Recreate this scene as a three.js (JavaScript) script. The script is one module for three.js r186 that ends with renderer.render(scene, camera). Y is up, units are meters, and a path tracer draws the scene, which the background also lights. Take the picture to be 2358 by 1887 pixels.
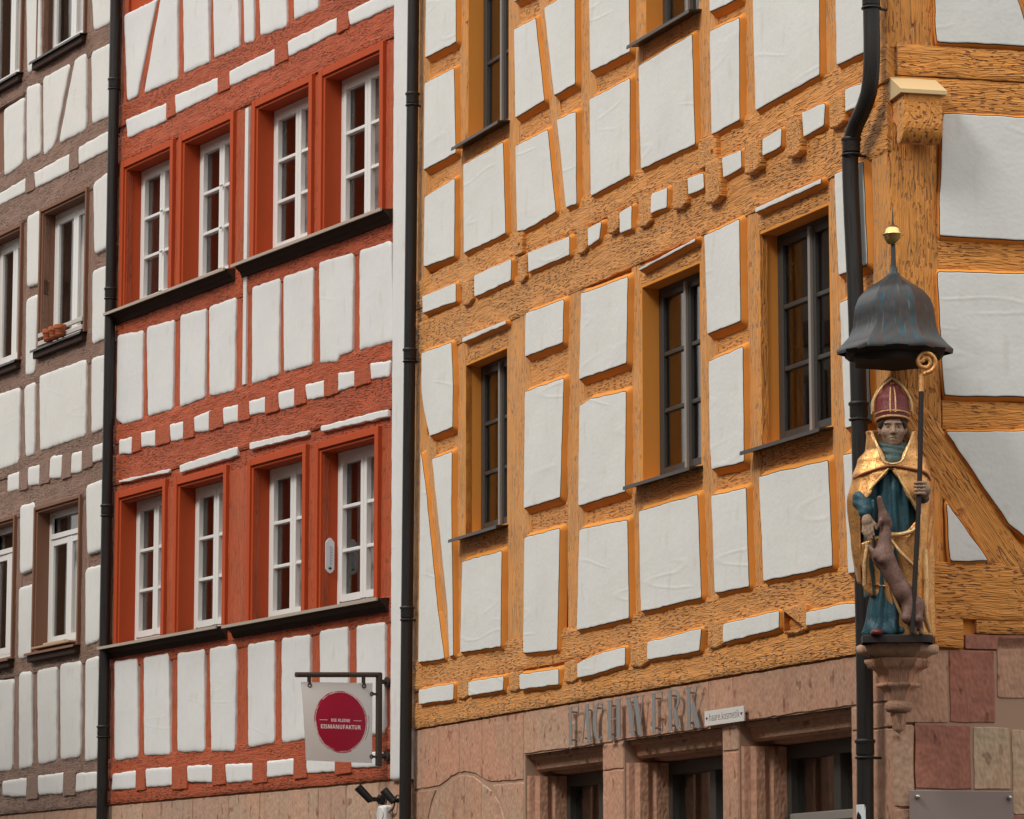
import * as THREE from 'three';
import { mergeGeometries } from 'three/addons/utils/BufferGeometryUtils.js';
import { RoundedBoxGeometry } from 'three/addons/geometries/RoundedBoxGeometry.js';

// ---------------------------------------------------------------- camera, sky, sun, exposure
const scene = new THREE.Scene();
const camera = new THREE.PerspectiveCamera(13.07, 1024 / 819, 0.1, 600);
camera.position.set(0, 1.6, 0);
camera.rotation.set(8.674 * Math.PI / 180, 0, 0);

function overcastSky() {                       // CIE overcast sky: three times brighter overhead than at the horizon
  const w = 64, h = 32, d = new Float32Array(w * h * 4);
  for (let j = 0; j < h; j++) {
    const el = ((j + 0.5) / h - 0.5) * Math.PI;          // row 0 is straight down
    const L = 0.46 * (1 + 2 * Math.max(0, Math.sin(el))) ;
    for (let i = 0; i < w; i++) { const k = (j * w + i) * 4; d[k] = L; d[k + 1] = L * 1.0; d[k + 2] = L * 0.985; d[k + 3] = 1; }
  }
  const t = new THREE.DataTexture(d, w, h, THREE.RGBAFormat, THREE.FloatType);
  t.mapping = THREE.EquirectangularReflectionMapping; t.magFilter = THREE.LinearFilter; t.minFilter = THREE.LinearFilter;
  t.needsUpdate = true; return t;
}
const sky = overcastSky();
scene.background = sky; scene.environment = sky; scene.environmentIntensity = 1; scene.backgroundIntensity = 1;

const sun = new THREE.DirectionalLight(new THREE.Color().setRGB(1, 0.965, 0.9), 1.5);
sun.position.set(-16.5, 25, -9); sun.target.position.set(0, 4, -21);
sun.castShadow = true; sun.shadow.radius = 26; sun.shadow.mapSize.set(2048, 2048);
Object.assign(sun.shadow.camera, { left: -14, right: 14, top: 14, bottom: -14, near: 1, far: 70 });
scene.add(sun, sun.target);

const renderer = new THREE.WebGLRenderer({ antialias: true });
renderer.setSize(1024, 819);
renderer.toneMapping = THREE.LinearToneMapping;
renderer.toneMappingExposure = 1.33;
renderer.shadowMap.enabled = true;
// ---------------------------------------------------------------- noise and procedural textures
function rng(seed) { let s = seed >>> 0; return () => { s = (s + 0x6D2B79F5) >>> 0; let t = s; t = Math.imul(t ^ (t >>> 15), t | 1); t ^= t + Math.imul(t ^ (t >>> 7), t | 61); return ((t ^ (t >>> 14)) >>> 0) / 4294967296; }; }
const rnd = rng(20240611);
const GR = []; { const r = rng(7); for (let i = 0; i < 256; i++) { const a = r() * 6.2832; GR.push([Math.cos(a), Math.sin(a)]); } }
const PM = new Uint8Array(512); { const r = rng(11); const a = [...Array(256).keys()]; for (let i = 255; i > 0; i--) { const j = Math.floor(r() * (i + 1)); [a[i], a[j]] = [a[j], a[i]]; } for (let i = 0; i < 512; i++) PM[i] = a[i & 255]; }
const fade = t => t * t * t * (t * (t * 6 - 15) + 10);
function pn(x, y, px = 256, py = 256, s = 0) {     // periodic gradient noise, about -0.7 .. 0.7
  const xi = Math.floor(x), yi = Math.floor(y), fx = x - xi, fy = y - yi;
  const w = (n, p) => ((n % p) + p) % p;
  const x0 = w(xi, px), x1 = w(xi + 1, px), y0 = w(yi, py), y1 = w(yi + 1, py);
  const g = (a, b, dx, dy) => { const q = GR[PM[(PM[(a + s) & 255] + b) & 255]]; return q[0] * dx + q[1] * dy; };
  const u = fade(fx), v = fade(fy);
  const a = g(x0, y0, fx, fy), b = g(x1, y0, fx - 1, fy), c = g(x0, y1, fx, fy - 1), d = g(x1, y1, fx - 1, fy - 1);
  return (a + (b - a) * u) * (1 - v) + (c + (d - c) * u) * v;
}
const sst = (a, b, x) => { const t = Math.min(1, Math.max(0, (x - a) / (b - a))); return t * t * (3 - 2 * t); };
const lerp = (a, b, t) => a + (b - a) * t;
function dataTex(w, h, fn, srgb) {                 // fn(i, j) -> [r, g, b] in 0..1
  const d = new Uint8Array(w * h * 4);
  for (let j = 0; j < h; j++) for (let i = 0; i < w; i++) { const c = fn(i, j), k = (j * w + i) * 4; for (let q = 0; q < 3; q++) d[k + q] = Math.max(0, Math.min(255, Math.round(c[q] * 255))); d[k + 3] = 255; }
  const t = new THREE.DataTexture(d, w, h, THREE.RGBAFormat);
  t.wrapS = t.wrapT = THREE.RepeatWrapping; t.magFilter = THREE.LinearFilter; t.minFilter = THREE.LinearMipmapLinearFilter; t.generateMipmaps = true;
  if (srgb) t.colorSpace = THREE.SRGBColorSpace; t.needsUpdate = true; return t;
}
const enc = x => x <= 0.0031308 ? 12.92 * x : 1.055 * Math.pow(x, 1 / 2.4) - 0.055;   // linear factor -> stored sRGB value

// hewn timber, 2.0 m along the grain x 0.5 m across
function timberMaps(gash, crack, seed, grain = 1) {
  const w = 1536, h = 384, H = new Float32Array(w * h), A = new Float32Array(w * h), M = new Float32Array(w * h);
  for (let j = 0; j < h; j++) for (let i = 0; i < w; i++) {
    const U = i / w, V = j / h;                          // 0..1 over the tile
    const wy = V + 0.03 * pn(U * 8, V * 4, 8, 4, seed);
    const g1 = pn(U * 7, wy * 30, 7, 30, seed + 1), g2 = pn(U * 24, wy * 90, 24, 90, seed + 2);
    const rough = 0.5 + 0.9 * pn(U * 6, V * 3, 6, 3, seed + 3);
    const n2 = pn(U * 40, wy * 46, 40, 46, seed + 4) + 0.38 * pn(U * 90, wy * 90, 90, 90, seed + 5);
    const pit = sst(0.17, 0.36, n2) * gash * sst(0.15, 0.6, rough);
    const n3 = pn(U * 5, wy * 13, 5, 13, seed + 6), on = sst(-0.05, 0.2, pn(U * 9, V * 5, 9, 5, seed + 7));
    const cr = (1 - sst(0.004, 0.034, Math.abs(n3))) * on * crack;
    const k = j * w + i; M[k] = Math.max(pit, cr);
    H[k] = 0.62 + 0.13 * g1 + 0.2 * g2 + 0.1 * pn(U * 10, V * 4, 10, 4, seed + 8) - 0.42 * pit - 0.6 * cr;
    A[k] = 1 + (0.16 * g1 + 0.12 * g2) * grain + 0.2 * pn(U * 5, V * 3, 5, 3, seed + 9);
  }
  const map = dataTex(w, h, (i, j) => { const k = j * w + i, m = M[k] * 0.92, a = A[k] * 0.9; return [enc(Math.min(1, a * lerp(1, 0.42, m))), enc(Math.min(1, a * lerp(1, 0.3, m))), enc(Math.min(1, a * lerp(1, 0.22, m)))]; }, true);
  const bump = dataTex(w, h, (i, j) => { const v = H[j * w + i]; return [v, v, v]; });
  return { map, bump };
}
const beamTex = timberMaps(1.0, 0.5, 20), postTex = timberMaps(0.75, 1.0, 60, 2.2);

// lime plaster, 2 x 2 m: trowel ridges, faint mottling
const plasterN = 1024;
const plasterBump = dataTex(plasterN, plasterN, (i, j) => {
  const U = i / plasterN, V = j / plasterN;
  const wv = V + 0.03 * pn(U * 3, V * 3, 3, 3, 90) + 0.005 * pn(U * 9, V * 7, 9, 7, 91);
  const n = pn(U * 2, wv * 12, 2, 12, 92), on = sst(-0.02, 0.22, pn(U * 3, V * 11, 3, 11, 93));
  const ridge = (1 - sst(0, 0.09, Math.abs(n))) * on;
  const f = 0.5 + 0.12 * ridge + 0.09 * pn(U * 16, V * 26, 16, 26, 94) + 0.06 * pn(U * 90, V * 90, 90, 90, 95) + 0.2 * pn(U * 6, V * 8, 6, 8, 96);
  return [f, f, f];
});
const plasterMap = dataTex(plasterN, plasterN, (i, j) => {
  const U = i / plasterN, V = j / plasterN;
  const a = 0.94 + 0.06 * pn(U * 5, V * 5, 5, 5, 100) + 0.03 * pn(U * 40, V * 34, 40, 34, 101) + 0.03 * pn(U * 150, V * 150, 150, 150, 102);
  const b = 0.02 * pn(U * 7, V * 7, 7, 7, 103);
  const st = sst(0.3, 0.55, pn(U * 22, V * 9, 22, 9, 104)) * 0.08;
  return [enc(a - st * 0.7), enc(a - b * 0.4 - st), enc(a - b - st * 1.3)];
}, true);

// red sandstone, 2 x 2 m: bedding patches, tool marks, iron spots
const stoneN = 1024;
function stonePattern(i, j) {
  const U = i / stoneN, V = j / stoneN;
  const patch = pn(U * 4, V * 5, 4, 5, 120) + 0.5 * pn(U * 9, V * 7, 9, 7, 121);
  const spot = sst(0.34, 0.5, pn(U * 30, V * 15, 30, 15, 122) + 0.25 * pn(U * 70, V * 50, 70, 50, 123));
  const drip = sst(0.25, 0.5, pn(U * 26, V * 4, 26, 4, 124));
  const fine = pn(U * 120, V * 70, 120, 70, 125), mid = pn(U * 40, V * 30, 40, 30, 126);
  return { patch, spot, drip, fine, mid };
}
const stoneMap = dataTex(stoneN, stoneN, (i, j) => {
  const s = stonePattern(i, j), a = 0.84 + 0.13 * s.patch + 0.14 * s.mid + 0.16 * s.fine;
  const d = s.spot * 0.34 + s.drip * 0.13;
  return [enc(Math.min(1, a - d * 0.75)), enc(Math.min(1, a - 0.13 * s.patch - d)), enc(Math.min(1, a - 0.16 * s.patch - d * 1.02))];
}, true);
const stoneBump = dataTex(stoneN, stoneN, (i, j) => { const s = stonePattern(i, j), v = 0.6 + 0.2 * s.fine + 0.2 * s.mid + 0.1 * s.patch - 0.25 * s.spot; return [v, v, v]; });
// streaked patina for the copper roof
const patinaMap = dataTex(512, 512, (i, j) => {
  const U = i / 512, V = j / 512;
  const st = pn(U * 28, V * 3, 28, 3, 140) + 0.5 * pn(U * 60, V * 8, 60, 8, 141);
  const g = sst(0.1, 0.32, st), pale = sst(0.33, 0.5, pn(U * 40, V * 5, 40, 5, 142)), n = 0.85 + 0.3 * pn(U * 14, V * 14, 14, 14, 143);
  return [enc(lerp(lerp(0.055, 0.016, g), 0.17, pale * 0.5) * n), enc(lerp(lerp(0.046, 0.065, g), 0.2, pale * 0.5) * n), enc(lerp(lerp(0.044, 0.085, g), 0.19, pale * 0.5) * n)];
}, true);

// worn paint: blotches, scratches and chips, one repeat
function wearPattern(i, j) { const U = i / 512, V = j / 512; return { b: pn(U * 6, V * 6, 6, 6, 160) + 0.6 * pn(U * 14, V * 14, 14, 14, 161), c: sst(0.3, 0.42, pn(U * 34, V * 34, 34, 34, 162) + 0.35 * pn(U * 80, V * 80, 80, 80, 163)), f: pn(U * 110, V * 110, 110, 110, 164) }; }
const wearMap = dataTex(512, 512, (i, j) => { const w = wearPattern(i, j), a = 0.84 + 0.22 * w.b + 0.12 * w.f; return [enc(Math.min(1, a - 0.4 * w.c)), enc(Math.min(1, a - 0.44 * w.c)), enc(Math.min(1, a - 0.46 * w.c))]; }, true);
const wearBump = dataTex(512, 512, (i, j) => { const w = wearPattern(i, j), v = 0.6 + 0.15 * w.b + 0.15 * w.f - 0.4 * w.c; return [v, v, v]; });
const lin = (r, g, b) => new THREE.Color().setRGB(r, g, b);
function M(r, g, b, rough = 0.85, o = {}) { return new THREE.MeshPhysicalMaterial({ color: lin(r, g, b), roughness: rough, metalness: 0, specularIntensity: rough > 0.6 ? 0.3 : 0.8, ...o }); }
const sheenOf = (r, g, b, k = 1) => ({ sheen: k, sheenRoughness: 0.8, sheenColor: lin(r, g, b) });
// one paint for each house; the hewn faces add grain and pits, planed boards stay smooth
const PAINT = { ochre: [0.73, 0.288, 0.052], red: [0.46, 0.072, 0.020], brown: [0.22, 0.108, 0.066] };
const DUST = { ochre: [1, 0.86, 0.62], red: [1, 0.5, 0.26], brown: [1, 0.82, 0.7] };
const hewnPaint = (k, T, bs) => M(...PAINT[k], 0.62, { map: T.map, bumpMap: T.bump, bumpScale: bs, specularIntensity: 0.8, ...sheenOf(...DUST[k], 1) });
const planedPaint = k => M(...PAINT[k], 0.7, { specularIntensity: 0.4 });
const planed = { ochre: planedPaint('ochre'), red: planedPaint('red'), brown: planedPaint('brown') };
const MAT = {
  whiteY: M(0.76, 0.755, 0.72, 0.92, { map: plasterMap, bumpMap: plasterBump, bumpScale: 0.008 }),
  whiteR: M(0.76, 0.755, 0.735, 0.92, { map: plasterMap, bumpMap: plasterBump, bumpScale: 0.004 }),
  whiteB: M(0.75, 0.735, 0.70, 0.92, { map: plasterMap, bumpMap: plasterBump, bumpScale: 0.004 }),
  yBeam: hewnPaint('ochre', beamTex, 0.018), yPost: hewnPaint('ochre', postTex, 0.016), yPaint: planed.ochre, yReveal: planed.ochre, yLine: M(0.06, 0.034, 0.022, 0.8),
  rBeam: hewnPaint('red', beamTex, 0.016), rPost: hewnPaint('red', postTex, 0.009), rTrim: planed.red, rReveal: planed.red,
  bBeam: hewnPaint('brown', beamTex, 0.016), bPost: hewnPaint('brown', postTex, 0.009), bReveal: planed.brown, bTrim: planed.brown,
  greyFrame: M(0.05, 0.047, 0.043, 0.42), greyLight: M(0.27, 0.245, 0.22, 0.5), whiteFrame: M(0.78, 0.77, 0.74, 0.4),
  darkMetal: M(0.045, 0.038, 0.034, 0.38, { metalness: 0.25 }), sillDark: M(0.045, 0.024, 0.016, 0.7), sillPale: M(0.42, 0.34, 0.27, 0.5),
  pipe: M(0.030, 0.027, 0.025, 0.42, { metalness: 0.2, map: wearMap, bumpMap: wearBump, bumpScale: 0.0015 }),
  glass: new THREE.MeshPhysicalMaterial({ color: lin(1, 1, 1), roughness: 0.0, transmission: 1, thickness: 0, ior: 1.5 }),
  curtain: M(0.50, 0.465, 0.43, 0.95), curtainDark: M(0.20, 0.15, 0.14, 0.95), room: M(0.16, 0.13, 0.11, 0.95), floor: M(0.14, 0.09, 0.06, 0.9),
  mortar: M(0.42, 0.27, 0.19, 0.95), gold: M(0.83, 0.56, 0.22, 0.24, { metalness: 1 }), copper: M(1, 1, 1, 0.3, { map: patinaMap, metalness: 0.2 }),
};
const stoneMats = [[0.58, 0.335, 0.225], [0.60, 0.335, 0.222], [0.53, 0.30, 0.20], [0.58, 0.36, 0.245]].map(c => M(c[0], c[1], c[2], 0.92, { map: stoneMap, bumpMap: stoneBump, bumpScale: 0.011 }));
const stoneRed = M(0.43, 0.185, 0.13, 0.92, { map: stoneMap, bumpMap: stoneBump, bumpScale: 0.011 });
const stonePale = M(0.64, 0.43, 0.285, 0.92, { map: stoneMap, bumpMap: stoneBump, bumpScale: 0.011 });
const stoneBeige = [[0.60, 0.38, 0.265], [0.57, 0.35, 0.25], [0.62, 0.41, 0.29]].map(c => M(c[0], c[1], c[2], 0.92, { map: stoneMap, bumpMap: stoneBump, bumpScale: 0.008 }));
// ---------------------------------------------------------------- helpers
const usedNames = {};
function numbered(n) { const k = usedNames[n] || 0; usedNames[n] = k + 1; return k ? n + '_' + String(k).padStart(3, '0') : n; }
function thing(name, label, category, [x, y, z] = [0, 0, 0], turn = 0, group) {
  const o = new THREE.Group(); o.name = numbered(name); o.position.set(x, y, z); o.rotation.y = turn;
  o.userData = { label, category }; if (group) o.userData.group = group; scene.add(o); return o;
}
function part(name, geo, mat, parent) { const m = new THREE.Mesh(geo, mat); m.name = name; m.castShadow = m.receiveShadow = true; parent.add(m); return m; }
function structure(name, geo, mat) { const m = part(numbered(name), geo, mat, scene); m.userData = { kind: 'structure' }; return m; }
function box(u0, u1, v0, v1, z0, z1) { const g = new THREE.BoxGeometry(u1 - u0, v1 - v0, z1 - z0); g.translate((u0 + u1) / 2, (v0 + v1) / 2, (z0 + z1) / 2); return g; }
function rbox(u0, u1, v0, v1, z0, z1, r = 0.004) { const g = new RoundedBoxGeometry(u1 - u0, v1 - v0, z1 - z0, 2, Math.min(r, (u1 - u0) * .45, (v1 - v0) * .45, (z1 - z0) * .45)); g.translate((u0 + u1) / 2, (v0 + v1) / 2, (z0 + z1) / 2); return g; }
const plain = g => { const h = g.index ? g.toNonIndexed() : g; for (const k of Object.keys(h.attributes)) if (!['position', 'normal', 'uv'].includes(k)) h.deleteAttribute(k); return h; };
const merge = list => mergeGeometries(list.map(plain));
function tube(pts, r, seg = 24, rad = 10, closed = false) { return new THREE.TubeGeometry(new THREE.CatmullRomCurve3(pts.map(p => new THREE.Vector3(...p)), closed, 'centripetal'), seg, r, rad, closed); }
function cyl(a, b, r0, r1 = r0, seg = 14) {            // cylinder between two points
  const A = new THREE.Vector3(...a), B = new THREE.Vector3(...b), d = B.clone().sub(A), g = new THREE.CylinderGeometry(r1, r0, d.length(), seg);
  g.applyQuaternion(new THREE.Quaternion().setFromUnitVectors(new THREE.Vector3(0, 1, 0), d.clone().normalize())); g.translate((A.x + B.x) / 2, (A.y + B.y) / 2, (A.z + B.z) / 2); return g;
}
function bufGeo(pos, uv, idx) { const g = new THREE.BufferGeometry(); g.setAttribute('position', new THREE.Float32BufferAttribute(pos, 3)); g.setAttribute('uv', new THREE.Float32BufferAttribute(uv, 2)); g.setIndex(idx); g.computeVertexNormals(); return g; }
const area2 = p => { let s = 0; for (let i = 0; i < p.length; i++) { const a = p[i], b = p[(i + 1) % p.length]; s += a[0] * b[1] - b[0] * a[1]; } return s / 2; };
// outline of a panel: counter-clockwise, rounded corners, slightly uneven edges; returns a function of the inset
function outliner(pts, r = 0.01, step = 0.05, wob = 0.003) {
  const p = area2(pts) < 0 ? [...pts].reverse() : pts, n = p.length, so = rnd() * 200;
  const dir = p.map((a, i) => { const b = p[(i + 1) % n], l = Math.hypot(b[0] - a[0], b[1] - a[1]); return [(b[0] - a[0]) / l, (b[1] - a[1]) / l, l]; });
  const rad = p.map((_, i) => Math.min(r * (0.7 + 0.6 * rnd()), dir[i][2] * 0.4, dir[(i + n - 1) % n][2] * 0.4)), cnt = dir.map(d => Math.max(1, Math.floor(d[2] / step)));
  const at = d => {
    const c = p.map((b, i) => {                           // corner of the polygon moved inwards by d on each side
      const e = dir[(i + n - 1) % n], f = dir[i], cr = e[0] * f[1] - e[1] * f[0];
      const p1 = [b[0] - e[1] * d, b[1] + e[0] * d], p2 = [b[0] - f[1] * d, b[1] + f[0] * d];
      if (Math.abs(cr) < 0.08) return [(p1[0] + p2[0]) / 2, (p1[1] + p2[1]) / 2];
      const t = ((p2[0] - p1[0]) * f[1] - (p2[1] - p1[1]) * f[0]) / cr; return [p1[0] + e[0] * t, p1[1] + e[1] * t];
    });
    const out = [];
    for (let i = 0; i < n; i++) {
      const b = c[i], e = dir[(i + n - 1) % n], f = dir[i], rr = Math.max(rad[i] - d * 0.7, rad[i] * 0.25), q = c[(i + 1) % n], r2 = Math.max(rad[(i + 1) % n] - d * 0.7, rad[(i + 1) % n] * 0.25);
      const s = [b[0] - e[0] * rr, b[1] - e[1] * rr], g = [b[0] + f[0] * rr, b[1] + f[1] * rr], h = [q[0] - f[0] * r2, q[1] - f[1] * r2];
      for (let k = 0; k <= 4; k++) { const t = k / 4, m = 1 - t; out.push([m * m * s[0] + 2 * m * t * b[0] + t * t * g[0], m * m * s[1] + 2 * m * t * b[1] + t * t * g[1]]); }
      for (let k = 1; k < cnt[i]; k++) { const t = k / cnt[i]; out.push([lerp(g[0], h[0], t), lerp(g[1], h[1], t)]); }
    }
    return out;
  };
  const b0 = at(0), N = normals2(b0), W = b0.map((q, i) => { const w = wob * (pn(q[0] * 9 + so, q[1] * 9) * 1.4 + pn(q[0] * 26 + so, q[1] * 26) * 0.8); return [N[i][0] * w, N[i][1] * w]; });
  return d => at(d).map((q, i) => [q[0] + W[i][0], q[1] + W[i][1]]);
}
const outline = (pts, r, step, wob) => outliner(pts, r, step, wob)(0);
function normals2(o) { return o.map((q, i) => { const n = o.length, a = o[(i + n - 1) % n], b = o[(i + 1) % n], dx = b[0] - a[0], dy = b[1] - a[1], l = Math.hypot(dx, dy) || 1; return [dy / l, -dx / l]; }); }   // outward for ccw
// rings of points [loop, z]; closes with a flat cap when cap is set
function loopGeo(loops, cap, uvs = 2, off = [0, 0]) {
  const n = loops[0][0].length, pos = [], uv = [], idx = [];
  const put = (l, z) => l.forEach(q => { pos.push(q[0], q[1], z); uv.push((q[0] + off[0]) / uvs, (q[1] + off[1]) / uvs); });
  for (const [l, z] of loops) put(l, z);
  for (let k = 0; k + 1 < loops.length; k++) for (let i = 0; i < n; i++) { const a = k * n + i, b = k * n + (i + 1) % n, c = a + n, d = b + n; idx.push(a, b, c, b, d, c); }
  const cut = idx.length;
  if (cap) { const [l, z] = loops[loops.length - 1], base = pos.length / 3; put(l, z); for (const f of THREE.ShapeUtils.triangulateShape(l.map(q => new THREE.Vector2(q[0], q[1])), [])) idx.push(base + f[0], base + f[1], base + f[2]); }
  const g = bufGeo(pos, uv, idx), N = g.attributes.normal;
  if (cap) { const b = (loops.length - 1) * n; for (let i = 0; i < n; i++) { N.setXYZ(b + i, 0, 0, 1); N.setXYZ(b + n + i, 0, 0, 1); } }
  return g;
}
// rings: [outward offset in u, outward offset in v, z] round one loop
function ringGeo(o, rings, cap, uvs = 2, off = [0, 0]) {
  const N = normals2(o); return loopGeo(rings.map(([fu, fv, z]) => [o.map((q, i) => [q[0] + N[i][0] * fu, q[1] + N[i][1] * fv]), z]), cap, uvs, off);
}
// a hewn timber between two edge lines a and b (lists of [u, v] along its length), front face near z
function hewn(a, b, z, rough = 0.004, len = 0.035, wid = 0.016) {
  const at = (l, t) => { const k = t * (l.length - 1), i = Math.min(l.length - 2, Math.floor(k)), f = k - i; return [lerp(l[i][0], l[i + 1][0], f), lerp(l[i][1], l[i + 1][1], f)]; };
  const L = Math.hypot(a[0][0] - a[a.length - 1][0], a[0][1] - a[a.length - 1][1]), Wd = Math.hypot(at(a, .5)[0] - at(b, .5)[0], at(a, .5)[1] - at(b, .5)[1]);
  const nl = Math.max(4, Math.min(240, Math.round(L / len))), nw = Math.max(4, Math.min(26, Math.round(Wd / wid)));
  const pos = [], uv = [], idx = [], so = Math.floor(rnd() * 200), ou = rnd() * 2, ov = rnd() * 0.5;
  const P = (i, j) => { const s = i / nl, t = j / nw, A = at(a, s), B = at(b, s); return [lerp(A[0], B[0], t), lerp(A[1], B[1], t), s * L, t * Wd]; };
  for (let i = 0; i <= nl; i++) for (let j = 0; j <= nw; j++) {
    const [x, y, l, w] = P(i, j), e = Math.min(w, Wd - w, 0.03) / 0.03;
    const d = rough * (1.4 * pn(l * 9 + so, w * 22) + 0.9 * pn(l * 26 + so, w * 55 + 9) + 1.2 * pn(l * 2.5 + so, w * 6 + 31)) - 0.007 * (1 - e) * (1 - e);
    const wob = (j === 0 || j === nw) ? 0.004 * pn(l * 12 + so, j + 3.3) : 0;
    pos.push(x, y + wob, z + d); uv.push((l + ou) / 2, (w + ov) / 0.5);
  }
  const id = (i, j) => i * (nw + 1) + j;
  const flip = ((at(a, 1)[0] - at(a, 0)[0]) * (at(b, 0)[1] - at(a, 0)[1]) - (at(a, 1)[1] - at(a, 0)[1]) * (at(b, 0)[0] - at(a, 0)[0])) < 0;
  const quad = (p, q, r, s) => flip ? idx.push(p, r, q, q, r, s) : idx.push(p, q, r, q, s, r);
  for (let i = 0; i < nl; i++) for (let j = 0; j < nw; j++) quad(id(i, j), id(i + 1, j), id(i, j + 1), id(i + 1, j + 1));
  const loop = []; for (let i = 0; i < nl; i++) loop.push(id(i, 0)); for (let j = 0; j < nw; j++) loop.push(id(nl, j)); for (let i = nl; i > 0; i--) loop.push(id(i, nw)); for (let j = nw; j > 0; j--) loop.push(id(0, j));
  const f = pos.length / 3; for (const k of loop) for (const zz of [pos[k * 3 + 2], z - 0.05]) { pos.push(pos[k * 3], pos[k * 3 + 1], zz); uv.push(uv[k * 2] + (zz === z - 0.05 ? 0.02 : 0), uv[k * 2 + 1] + (zz === z - 0.05 ? 0.1 : 0)); }
  for (let k = 0; k < loop.length; k++) { const p = f + 2 * k, q = f + 2 * ((k + 1) % loop.length); quad(p, p + 1, q, q + 1); }
  return bufGeo(pos, uv, idx);
}
const hBeam = (u0, u1, v0, v1, z = 0, r, l, w) => hewn([[u0, v0], [u1, v0]], [[u0, v1], [u1, v1]], z, r, l, w);
const vPost = (u0, u1, v0, v1, z = 0, r, l, w) => hewn([[u0, v0], [u0, v1]], [[u1, v0], [u1, v1]], z, r, l, w);
// brace along a centre line with a width
function braceGeo(p, q, w, z, r) { const dx = q[0] - p[0], dy = q[1] - p[1], l = Math.hypot(dx, dy), nx = -dy / l * w / 2, ny = dx / l * w / 2; return hewn([[p[0] + nx, p[1] + ny], [q[0] + nx, q[1] + ny]], [[p[0] - nx, p[1] - ny], [q[0] - nx, q[1] - ny]], z, r); }
// wall slab with rectangular openings
function slabGeo(u0, u1, v0, v1, z0, z1, holes) {
  const s = new THREE.Shape([[u0, v0], [u1, v0], [u1, v1], [u0, v1]].map(p => new THREE.Vector2(...p)));
  for (const h of holes) s.holes.push(new THREE.Path([[h[0], h[2]], [h[0], h[3]], [h[1], h[3]], [h[1], h[2]]].map(p => new THREE.Vector2(...p))));
  const g = new THREE.ExtrudeGeometry(s, { depth: z1 - z0, bevelEnabled: false }); g.translate(0, 0, z0); return g;
}
const table = txt => Object.fromEntries(txt.trim().split('\n').map(l => { const [n, ...p] = l.trim().split(/\s+/); return [n, p.map(q => q.split(',').map(Number))]; }));
const rectOf = p => [(p[0][0] + p[3][0]) / 2, (p[1][0] + p[2][0]) / 2, (p[2][1] + p[3][1]) / 2, (p[0][1] + p[1][1]) / 2];   // TL TR BR BL -> u0 u1 v0 v1
const shift = () => [rnd() * 2, rnd() * 2];
function pillow(name, pts, mat, parent, t = 0.026, r = 0.035) {       // soft cushion of plaster standing proud of the timbers
  const w = Math.min(Math.hypot(pts[0][0] - pts[1][0], pts[0][1] - pts[1][1]), Math.hypot(pts[1][0] - pts[2][0], pts[1][1] - pts[2][1])), k = Math.min(1, w / 0.22);
  const o = outliner(pts, r * Math.max(0.5, k), 0.045, 0.006);
  return part(name, loopGeo([[0, -0.03], [0, 0.002], [0.003, 0.45 * t], [0.010, 0.78 * t], [0.024, 0.94 * t], [0.05, t]].map(([d, z]) => [o(d * k), z]), true, 2, shift()), mat, parent);
}
// plaster panel proud of the frame: white face, dark painted line along its edge, sloped return in the timber colour
function infill(pts, mats, parent, d = 0.032, fu = 0.014, fv = 0.034) {
  const h = Math.abs(pts[0][1] - pts[pts.length - 1][1]), k = h < 0.06 ? 0.55 : h < 0.18 ? 0.72 : 1;
  const O = outliner(pts, 0.012, 0.05, 0.0045), o = O(0), g = loopGeo([[O(-0.0005), d - 0.003], [O(0.005), d]], true, 2, shift());
  const m = part('infill_panel', g, mats.white, parent);
  part('edge_line', ringGeo(o, [[0.0045, 0.006 * k, d - 0.006], [0.0005, 0.0005, d - 0.003]], false), mats.line, m);
  part('painted_return', ringGeo(o, [[fu, fv * k + 0.006, -0.028], [fu * 0.9, fv * k, -0.006], [0.0045, 0.006 * k, d - 0.006]], false), mats.paint, m);
  return m;
}
function block(pts, mat, parent, z = 0, name = 'stone_block', bev = 0.006, rough = 0.005) {
  const o = outliner(pts, 0.012, 0.07, rough); return part(name, loopGeo([[0, z - 0.06], [0, z - 0.008], [bev * .4, z - 0.002], [bev, z]].map(([d, q]) => [o(d), q]), true, 2, shift()), mat, parent);
}
const R4 = (u0, u1, v0, v1) => [[u0, v1], [u1, v1], [u1, v0], [u0, v0]];
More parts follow.
